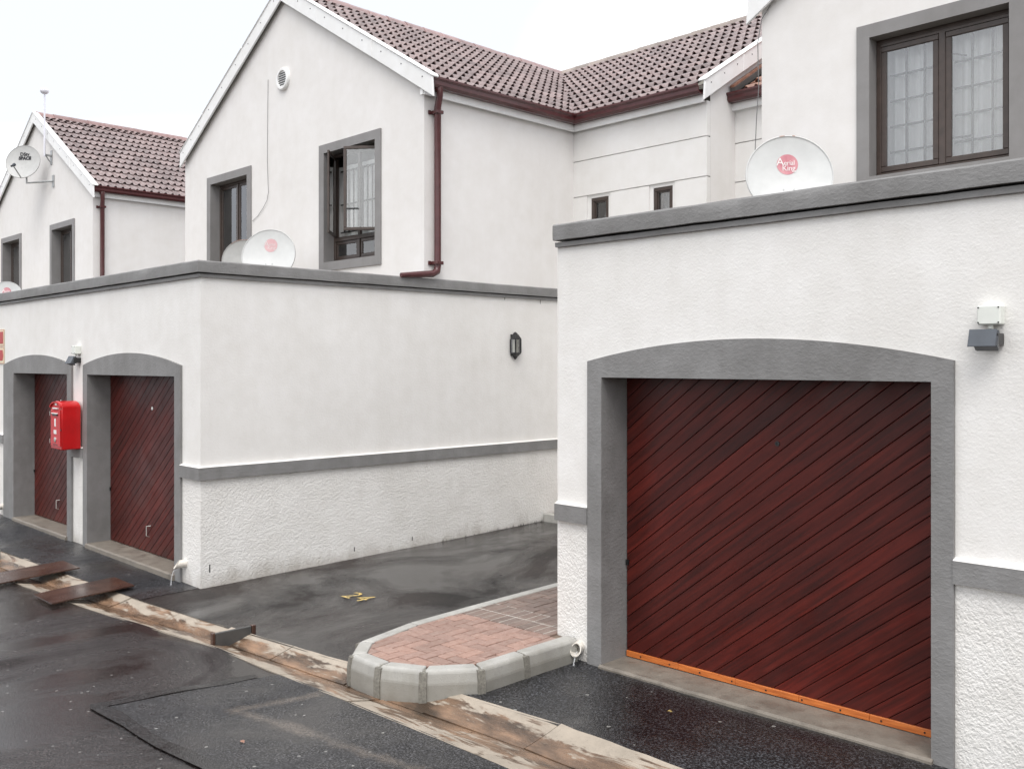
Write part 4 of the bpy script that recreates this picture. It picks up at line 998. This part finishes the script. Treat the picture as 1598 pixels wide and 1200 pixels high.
# ------------------------------------------------------------------ satellite dishes
def dish(label, c, az, tilt, rad, logo, base, wall=False, mat='dish', rust=True, arm=True):
    """c centre of the bowl, az the direction it faces in plan (degrees from +X), tilt upward"""
    t = thing('satellite_dish', label, 'satellite dish', base, 'satellite dishes')
    n = Vector((math.cos(R(az)) * math.cos(R(tilt)), math.sin(R(az)) * math.cos(R(tilt)), math.sin(R(tilt))))
    xr = Vector((0, 0, 1)).cross(n).normalized(); up = n.cross(xr)      # viewer-right, up, towards viewer
    rot = Matrix((xr, up, n)).transposed().to_4x4(); M4 = Matrix.Translation(c) @ rot; fl = rad * 1.45
    z = lambda r: r * r / (4 * fl) - rad * rad / (4 * fl)
    pr = [(.001, z(0))] + [(rad * q, z(rad * q)) for q in (.15, .3, .45, .6, .75, .88, .965)]
    m = MB(); m.lathe(pr + [(rad * .965, z(rad * .965) - .008)] + [(rad * q, z(rad * q) - .008) for q in (.75, .5, .25)] + [(.001, z(0) - .008)], 48, M4, cap=False)
    m.v = [tuple(p) for p in m.v]; m.build('reflector', mat, t, smooth=True, sharp=40)
    rp_ = [(rad * .965, z(rad * .965) + .001), (rad * .985, .006), (rad * 1.0, .004), (rad * 1.005, -.010), (rad * .99, -.022), (rad * .965, z(rad * .965) - .009)]
    m = MB(); m.lathe(rp_ + rp_[:1], 48, M4, cap=False); rim = m.build('rim', mat, t, smooth=True, sharp=60)
    if rust:
        for a, b in rust:
            m = MB(); N = 8
            for k in range(N + 1):
                th = R(a + (b - a) * k / N)
                for rr, zz in ((rad * .982, .0075), (rad * 1.003, .0055), (rad * 1.008, -.011)): m.v.append(tuple(M4 @ Vector((rr * math.cos(th), rr * math.sin(th), zz))))
            m.f = [(k * 3 + j, (k + 1) * 3 + j, (k + 1) * 3 + j + 1, k * 3 + j + 1) for k in range(N) for j in range(2)]
            m.build('rust_patch', 'tile_moss' if mat == 'dish' else 'tile_moss', rim)
    for q in (-.12, .12):
        MB().tube([M4 @ Vector((q * rad, -.30 * rad, z(.3 * rad) + .001)), M4 @ Vector((q * rad, -.30 * rad, z(.3 * rad) + .007))], .008, 8).build('bolt', 'galv', t)
    if logo:
        kind, ox, oy, lr, dm, lm = logo
        if dm:
            m = MB(); N = 32; rings = (.001, .5, 1)
            for q in rings:
                for k in range(N):
                    a = 2 * math.pi * k / N; X, Y = ox * rad + lr * rad * q * math.cos(a), oy * rad + lr * rad * q * math.sin(a); m.v.append(tuple(M4 @ Vector((X, Y, z(math.hypot(X, Y)) + .0025))))
            m.f = [(i * N + k, i * N + (k + 1) % N, (i + 1) * N + (k + 1) % N, (i + 1) * N + k) for i in range(2) for k in range(N)]
            m.build('logo_disc', dm, t, smooth=True)
        for (txt, size, dx, dy, bold, spc) in kind:
            me = text_mesh(txt, size * rad, 'lettering', bold * rad, spc); off = t.location
            for v in me.vertices:
                X, Y = ox * rad + dx * rad + v.co.x, oy * rad + dy * rad + v.co.y; v.co = M4 @ Vector((X, Y, z(math.hypot(X, Y)) + .006)) - off
            o = bpy.data.objects.new('lettering', me); col.objects.link(o); o.parent = t; me.materials.append(M[lm])
    back = M4 @ Vector((0, -.1 * rad, z(0) - .01)); b2 = M4 @ Vector((0, -.1 * rad, z(0) - .10))
    MB().bar(back, b2, .12, .12).build('mount', 'galv', t)
    if wall:
        wp = Vector(wall); MB().tube([b2, Vector((b2.x, b2.y, wp.z)), Vector((b2.x + (wp.x - b2.x) * .5, b2.y + (wp.y - b2.y) * .5, wp.z)), wp], .022, 10).build('wall_arm', 'galv', t, smooth=True)
        MB().box(wp.x - .05, wp.x + .05, wp.y - .006, wp.y + .012, wp.z - .13, wp.z + .13).build('wall_plate', 'galv', t)
    else:
        MB().tube([Vector((b2.x, b2.y, b2.z + .06)), Vector((b2.x, b2.y, base[2]))], .024, 10).build('mast', 'galv', t, smooth=True)
        MB().box(b2.x - .12, b2.x + .12, b2.y - .12, b2.y + .12, base[2], base[2] + .01).build('foot', 'galv', t)
    if arm:
        a0 = M4 @ Vector((0, -rad * .97, -.01)); a1 = M4 @ Vector((0, -rad * (.62 if wall else 1.02), fl * (.62 if wall else .5)))
        MB().tube([a0, a1], .013, 8).build('feed_arm', 'galv', t, smooth=True)
        d = (M4 @ Vector((0, .1 * rad, 0)) - a1).normalized()
        MB().tube([a1 - d * .07, a1 + d * .0, a1 + d * .015, a1 + d * .06], [.022, .024, .034, .036], 12).build('feed_horn', 'darkplastic' if wall else 'boxwhite', t, smooth=True, sharp=40)
    return t
AK = [('A', .27, -.165, .055, 0, 1), ('erial', .165, .045, .035, 0, .92), ('King', .185, .03, -.095, 0, .92)]
def ak(ox, oy, dm, lm): return (AK, ox, oy, .245, dm, lm)
dish('large white dish with red disc logo and rusty rim top, beside the casement window', Vector((-4.275, 7.55, 4.0)), -50, 14, .375, ak(-.01, .33, 'pink', 'letter'), (-4.36, 7.62, 3.16), rust=[(94, 101), (80, 84)])
dish('white dish with very faded pink logo, standing nearer the open window', Vector((-11.68, 6.72, 3.84)), -48, 14, .375, ak(.02, .42, 'pink_pale', 'letter_pale'), (-11.72, 6.80, 3.16), rust=None)
dish('plain grey dish with brown rim half hidden behind the faded pink logo dish', Vector((-12.86, 6.98, 3.885)), -44, 12, .315, None, (-12.92, 7.05, 3.16), mat='dish_dim', rust=[(40, 128)])
dish('white dish with pink logo on the far garage roof beside the left house', Vector((-20.92, 6.08, 3.655)), -46, 14, .375, ak(0, .45, 'pink', 'letter'), (-20.98, 6.14, 3.16), rust=None)
DS = [('DStv', .26, 0, .17, .012, 1.05), ('SPACE', .25, .02, -.06, .018, 1.0), ('TELEVISION', .08, .05, -.22, .002, 1.0)]
DS = DS[:2]
dish('wall mounted grey white dish with black lettering on the far left gable', Vector((-22.55, 6.93, 6.80)), -46, 12, .385, (DS, 0, .32, .0, None, 'letter_black'), (-22.05, 7.38, 6.40), wall=(-22.02, 7.386, 6.36), rust=None, mat='dish_grey')
# coil of cable next to the hidden dish
co = [(-12.30 + .07 * math.cos(a), 6.70 + .03 * math.sin(a * 1.3), 3.60 + .055 * math.sin(a)) for a in frange(0, 15, 60)]
co = [(-12.18, 6.72, 3.16)] + co
tag(MB().tube(co, .009, 6).build('cable_coil', 'pipe'), 'small pale coil of aerial cable between the two paired dishes', 'cable coil')
# ball aerial on the far house
an = thing('ball_aerial', 'slim white mast with a ball aerial rising past the far roof verge', 'aerial', (-22.15, 7.25, 6.9))
MB().tube([(-22.15, 7.25, 6.90), (-22.15, 7.25, 8.28)], [.022, .018], 10).build('mast', 'ball', an, smooth=True)
MB().lathe([(.001, -.065), (.05, -.055), (.085, -.025), (.095, .01), (.08, .045), (.045, .062), (.001, .066)], 20, Matrix.Translation((-22.15, 7.25, 8.33)), cap=False).build('radome', 'ball', an, smooth=True, sharp=80)
MB().box(-22.20, -22.10, 7.26, 7.398, 6.92, 6.95).build('bracket', 'galv', an); MB().box(-22.20, -22.10, 7.385, 7.398, 6.74, 7.05).build('wall_plate', 'galv', an)
MB().bar((-22.15, 7.27, 6.93), (-22.15, 7.39, 6.76), .02, .02).build('strut', 'galv', an)

# ------------------------------------------------------------------ things fixed to the walls
def letterbox():
    t = thing('letter_box', 'red arched letter box hung on the pillar between the two garage doors', 'letter box', (-12.84, 4.60, 1.25))
    x0, x1, y0, y1, z0, z1 = -13.037, -12.645, 4.345, 4.585, 1.255, 1.79; xm = (x0 + x1) / 2; hw = (x1 - x0) / 2
    top = [(xm + hw * math.cos(a), z1 + .085 * math.sin(a)) for a in frange(0, math.pi, 14)]
    MB().prism([(x0, z0), (x1, z0)] + top, XZ, y0, y1).build('body', 'red', t, bevel=.012, smooth=True, sharp=40)
    k = .86; dr = [(xm - hw * k, z0 + .04), (xm + hw * k, z0 + .04), (xm + hw * k, z1 - .03), (xm - hw * k, z1 - .03)]
    d = MB().prism(dr, XZ, y0 - .012, y0 - .001).build('door', 'red', t, bevel=.004)
    hood = [(xm + hw * .98 * math.cos(a), z1 + .078 * math.sin(a)) for a in frange(0, math.pi, 14)]
    hood = hood + [(xm + hw * .9 * math.cos(a), z1 + .062 * math.sin(a)) for a in reversed(frange(0, math.pi, 14))]
    MB().prism(hood, XZ, y0 - .02, y0 - .001).build('hood_rim', 'red', t)
    fr = y0 - .0135
    MB().box(xm - .09, xm + .09, fr - .012, y0 - .012, z1 - .10, z1 - .082).build('letter_slot', 'black', d)
    MB().box(xm - .10, xm + .10, fr - .016, y0 - .012, z1 - .078, z1 - .066).build('slot_flap', 'whitepaint', d)
    MB().box(xm - .085, xm + .085, y0 - .02, y0 - .001, z1 - .015, z1 + .0).build('name_bar', 'whitepaint', t)
    MB().prism([(xm - .028, z1 + .03), (xm + .028, z1 + .03), (xm + .028, z1 + .052), (xm, z1 + .068), (xm - .028, z1 + .052)], XZ, y0 - .006, y0 - .001).build('crest', 'whitepaint', t)
    MB().box(xm - .022, xm + .022, fr - .003, y0 - .012, z1 - .24, z1 - .14).build('crest_plate', 'whitepaint', d)
    MB().box(xm - .045, xm + .045, fr - .003, y0 - .012, z1 - .335, z1 - .285).build('collection_plate', 'whitepaint', d)
    MB().lathe([(.034, 0), (.034, .006), (.02, .012)], 16, Matrix.Translation((xm, y0 - .012, z1 - .41)) @ Matrix.Rotation(R(90), 4, 'X')).build('lock', 'brass', d)
    MB().box(xm - .08, xm + .08, fr - .002, y0 - .012, z0 + .06, z0 + .068).build('door_bead', 'black', d)
    for zz in (z1 - .08, z0 + .10): MB().box(x0 - .004, x0 + .016, y0 - .016, y0 - .001, zz - .028, zz + .028).build('hinge', 'brass', t)
    MB().box(x1 - .022, x1 - .008, y0 - .010, y0 - .001, 1.50, 1.52).build('latch', 'black', t)
    MB().box(xm - .10, xm + .10, 4.55, 4.618, 1.30, 1.70).build('wall_bracket', 'galv', t)
letterbox()
def lantern():
    X, Y = -9.404, 9.198; t = thing('wall_lantern', 'black half hexagon wall lantern with clear panes on the garage side wall', 'lantern', (X, Y, 2.42))
    ang = [R(a) for a in (-90, -36, 36, 90)]
    P = lambda r, z: [(X + .022 + r * .74 * math.cos(a) * 1.0, Y + r * .80 * math.sin(a), z) for a in ang]
    def loft(rs, name, mat, par):
        m = MB(); vs = [q for r, z in rs for q in P(r, z)]; fs = [(i * 4 + k, i * 4 + (k + 1) % 4, (i + 1) * 4 + (k + 1) % 4, (i + 1) * 4 + k) for i in range(len(rs) - 1) for k in range(4)]
        fs += [(3, 2, 1, 0), tuple(len(vs) - 4 + k for k in range(4))]; m.add(vs, fs); return m.build(name, mat, par, bevel=.002)
    loft([(.112, 2.690), (.115, 2.70), (.07, 2.745), (.055, 2.75), (.045, 2.77), (.012, 2.79)], 'cap', 'black', t)
    loft([(.012, 2.41), (.04, 2.435), (.05, 2.455), (.10, 2.485), (.112, 2.497), (.112, 2.505)], 'bottom', 'black', t)
    MB().box(X + .001, X + .03, Y - .068, Y + .068, 2.46, 2.755).build('back_plate', 'black', t)
    MB().box(X + .0305, X + .034, Y - .055, Y + .055, 2.51, 2.685).build('reflector', 'boxwhite', t)  # white plate added behind the panes just to make them look bright
    a, b = P(.105, 2.505), P(.105, 2.690)
    for k in range(4): MB().bar(a[k], b[k], .014, .014).build('upright', 'black', t)
    for k in range(3):
        q = MB().quad(a[k], a[k + 1], b[k + 1], b[k]); q.build('pane', 'lantern_glass', t)
    MB().tube([(X + .058, Y, 2.505), (X + .058, Y, 2.56)], .016, 10).build('lamp_holder', 'brass', t)
    MB().lathe([(.001, .0), (.02, .005), (.028, .04), (.02, .08), (.001, .10)], 14, Matrix.Translation((X + .058, Y, 2.56)), cap=False).build('bulb', 'boxwhite', t, smooth=True)
lantern()
def flood(label, x, y, zt, s=1.0):
    t = thing('flood_light', label, 'flood light', (x, y, zt - .2 * s))
    b = MB().box(x - .06 * s, x + .06 * s, y - .075 * s, y, zt - .105 * s, zt).build('junction_box', 'boxwhite', t, bevel=.007)
    for i in (-1, 1):
        for j in (.012, .093): MB().tube([(x + i * .051 * s, y - .0755 * s, zt - j * s), (x + i * .051 * s, y - .078 * s, zt - j * s)], .0045, 8).build('screw', 'black', b)
    MB().tube([(x, y - .04 * s, zt - .105 * s), (x, y - .04 * s, zt - .125 * s)], .014 * s, 10).build('gland', 'boxwhite', b)
    MB().tube([(x, y - .04 * s, zt - .125 * s), (x - .004, y - .045 * s, zt - .15 * s), (x, y - .05, zt - .16 * s)], .006, 8).build('lead', 'black', t)
    M4 = Matrix.Translation((x - .015 * s, y - .09 * s, zt - .185 * s)) @ Matrix.Rotation(R(8), 4, 'Z') @ Matrix.Rotation(R(62), 4, 'X')
    def tb(x0, x1, y0, y1, z0, z1, name, mat, bv=.003):
        m = MB().box(x0 * s, x1 * s, y0 * s, y1 * s, z0 * s, z1 * s); m.v = [tuple(M4 @ Vector(p)) for p in m.v]; return m.build(name, mat, t, bevel=bv * s)
    tb(-.075, .062, -.052, .052, .018, .024, 'visor', 'visor', .001)
    tb(-.045, .07, -.05, .05, -.03, .017, 'lamp_head', 'darkplastic')
    for k in range(4): tb(-.04, .065, -.045 + k * .025, -.038 + k * .025, -.042, -.0305, 'heat_fin', 'black', .001)
    MB().box(x + .035 * s, x + .055 * s, y - .09 * s, y, zt - .215 * s, zt - .15 * s).build('bracket', 'black', t, bevel=.003)
    MB().box(x - .035 * s, x + .055 * s, y - .008 * s, y, zt - .205 * s, zt - .16 * s).build('bracket', 'black', t, bevel=.002)
flood('flood light with blue grey visor under a white box above the orange batten garage', -1.872, 5.45, 2.664)
flood('small flood light under a white box above the red letter box', -12.80, 4.618, 2.588, 1.05)
def drain(label, x, y, z, az=-62, r=.042):
    t = thing('drain_pipe', label, 'drain pipe', (x, y, z)); d = Vector((math.cos(R(az)), math.sin(R(az)), -.12)).normalized()
    p0 = Vector((x, y + .04, z)); p1 = Vector((x, y, z)) + d * .10
    m = MB(); N = 18; a = d.cross(Vector((0, 0, 1))).normalized(); b = a.cross(d)
    for p, q in ((p0, r), (p1, r), (p1, r * .84), (p0, r * .84)):
        for k in range(N):
            th = 2 * math.pi * k / N; sl = d * (-.035 * math.sin(th)) if p is p1 else Vector(); m.v.append(tuple(p + (a * math.cos(th) + b * math.sin(th)) * q + sl))
    m.f = [(i * N + k, i * N + (k + 1) % N, (i + 1) * N + (k + 1) % N, (i + 1) * N + k) for i in range(3) for k in range(N)]
    m.build('pipe', 'pipe', t, smooth=True, sharp=40)
    zg_ = zg(p1.x, p1.y); q = p1 + Vector((0, 0, -r * .8))
    pts = [q - d * .05, q, q + d * .03 + Vector((0, 0, -.03)), Vector((q.x + d.x * .05, q.y + d.y * .05, (q.z + zg_) / 2 - .01)), Vector((q.x + d.x * .055, q.y + d.y * .055, zg_ + .002))]
    MB().tube(pts, [.007, .007, .005, .0035, .008], 8).build('trickle', 'water', t, smooth=True)
drain('white drain pipe stub trickling beside the end of the island kerb', -4.865, 5.45, .205)
drain('white drain pipe stub trickling at the corner pillar of the double garage', -9.735, 4.618, .225, az=-110)
drain('white drain pipe stub at the far end of the double garage', -15.93, 4.618, .17, az=-90)

sg = thing('fire_sign', 'cream and red fire equipment sign at the end of the double garage', 'sign', (-16.0, 4.61, 2.2))
for zz, kind in ((2.35, 0), (2.62, 1)):
    MB().box(-16.15, -15.862, 4.606, 4.614, zz, zz + .262).build('panel', 'cream', sg, bevel=.002)
    m = MB(); ring(m, -16.142, -15.87, zz + .008, zz + .254, .005, 4.6035, 4.6055); m.build('panel_border', 'signred', sg)
    if kind: MB().box(-16.12, -15.905, 4.602, 4.6055, zz + .04, zz + .225).build('pictogram', 'signred', sg)
    else: MB().prism([(-16.12, zz + .05), (-15.93, zz + .05), (-15.895, zz + .13), (-15.93, zz + .215), (-16.12, zz + .215)], XZ, 4.602, 4.6055).build('pictogram', 'signred', sg)

# ------------------------------------------------------------------ plates bridging the channel, loose pieces
def plate(label, x0, x1, y0, y1, mat, thick=.012, lift=(.010, .022), skew=.0, bow=.004):
    m = MB(); nx, ny = 4, 8
    for s in (0, 1):
        for i in range(nx + 1):
            for j in range(ny + 1):
                u_, v_ = i / nx, j / ny; x = x0 + (x1 - x0) * u_ + skew * v_; y = y0 + (y1 - y0) * v_
                bend = bow * math.sin(math.pi * v_)
                m.v.append((x, y, max(zg(x, yr(x)), 0 * x) * (1 - v_) + zg(x, y1) * v_ + lift[0] * (1 - v_) + lift[1] * v_ + bend + s * thick))
    n = ny + 1; b = (nx + 1) * n
    for s in (0, 1): m.f += [(s * b + i * n + j, s * b + (i + 1) * n + j, s * b + (i + 1) * n + j + 1, s * b + i * n + j + 1) for i in range(nx) for j in range(ny)]
    rg = [i * n for i in range(nx + 1)] + [nx * n + j for j in range(1, n)] + [i * n + ny for i in range(nx - 1, -1, -1)] + [j for j in range(ny - 1, 0, -1)]
    for k in range(len(rg)): m.f.append((rg[k], rg[(k + 1) % len(rg)], b + rg[(k + 1) % len(rg)], b + rg[k]))
    return tag(m.build('channel_plate', mat, smooth=True, sharp=30), label, 'steel plate', 'plates across the channel')
plate('brown wet steel plate bridging the channel nearer the upright grey board', -10.28, -9.76, 3.26, 4.12, 'plate', skew=-.12, lift=(.012, .040))
plate('brown wet steel plate bridging the channel in front of the letter box', -11.55, -11.03, 3.10, 4.02, 'plate', skew=-.10, lift=(.012, .045))
wb = thing('weir_board', 'small upright grey board standing across the channel opposite the painted number', 'weir board', (-7.48, 3.97, -.05))
MB().box(-7.498, -7.470, 3.80, 4.135, -.06, .088).build('board', 'plate_grey', wb, bevel=.004)
for ya, yb_ in ((3.772, 3.797), (4.138, 4.175)): MB().box(-7.505, -7.462, ya, yb_, -.06, .094).build('cleat', 'plate', wb, bevel=.004)
tag(MB().box(-13.6, -12.72, 3.50, 3.66, -.05, zg(-13, 3.6) + .10).build('kerb_block', 'kerb', bevel=.02), 'loose concrete kerb block lying beside the channel past the brown plates', 'kerb block')
def leaf(lx, ly, mat, label, sc=1.0, a=0.0):
    lf = MB(); lz = zg(lx, ly) + .016; ca, sa = math.cos(a) * sc, math.sin(a) * sc
    for (u_, v_, h_) in ((0, 0, 0), (.014, .011, .006), (.028, .013, .010), (.046, 0, .003), (.028, -.014, .007), (.014, -.012, .009), (.022, 0, .014)):
        lf.v.append((lx + u_ * ca - v_ * sa, ly + u_ * sa + v_ * ca, lz + h_ * sc))
    lf.f = [(0, 1, 6), (1, 2, 6), (2, 3, 6), (3, 4, 6), (4, 5, 6), (5, 0, 6)]
    tag(lf.build('dry_leaf', mat), label, 'leaf')
leaf(-5.30, 2.86, 'tile_moss', 'small dry brown leaf lying on the grey road patch')
leaf(-7.35, 6.95, 'black', 'crumpled black leaf lying on the wet parking bay', 1.3, .8)
leaf(-3.72, 5.02, 'yellow', 'tiny yellow leaf lying on the dark apron before the wide door', .9, .3)
wd_ = MB(); rnd = random.Random(21)
for k in range(110):
    yy = rnd.choice((rnd.uniform(8.6, 9.74), rnd.uniform(9.3, 9.74), rnd.uniform(7.6, 9.0))); xx = -9.404 + rnd.uniform(.002, .03); h_ = rnd.uniform(.012, .055); b_ = rnd.uniform(-.02, .02); z_ = zg(xx, yy) - .004
    wd_.add([(xx, yy - .004, z_), (xx, yy + .004, z_), (xx + rnd.uniform(0, .012), yy + b_, z_ + h_)], [(0, 1, 2)])
o = wd_.build('weeds', 'weed'); tag(o, 'thin dark weeds growing along the foot of the garage side wall', 'weeds'); o['kind'] = 'stuff'
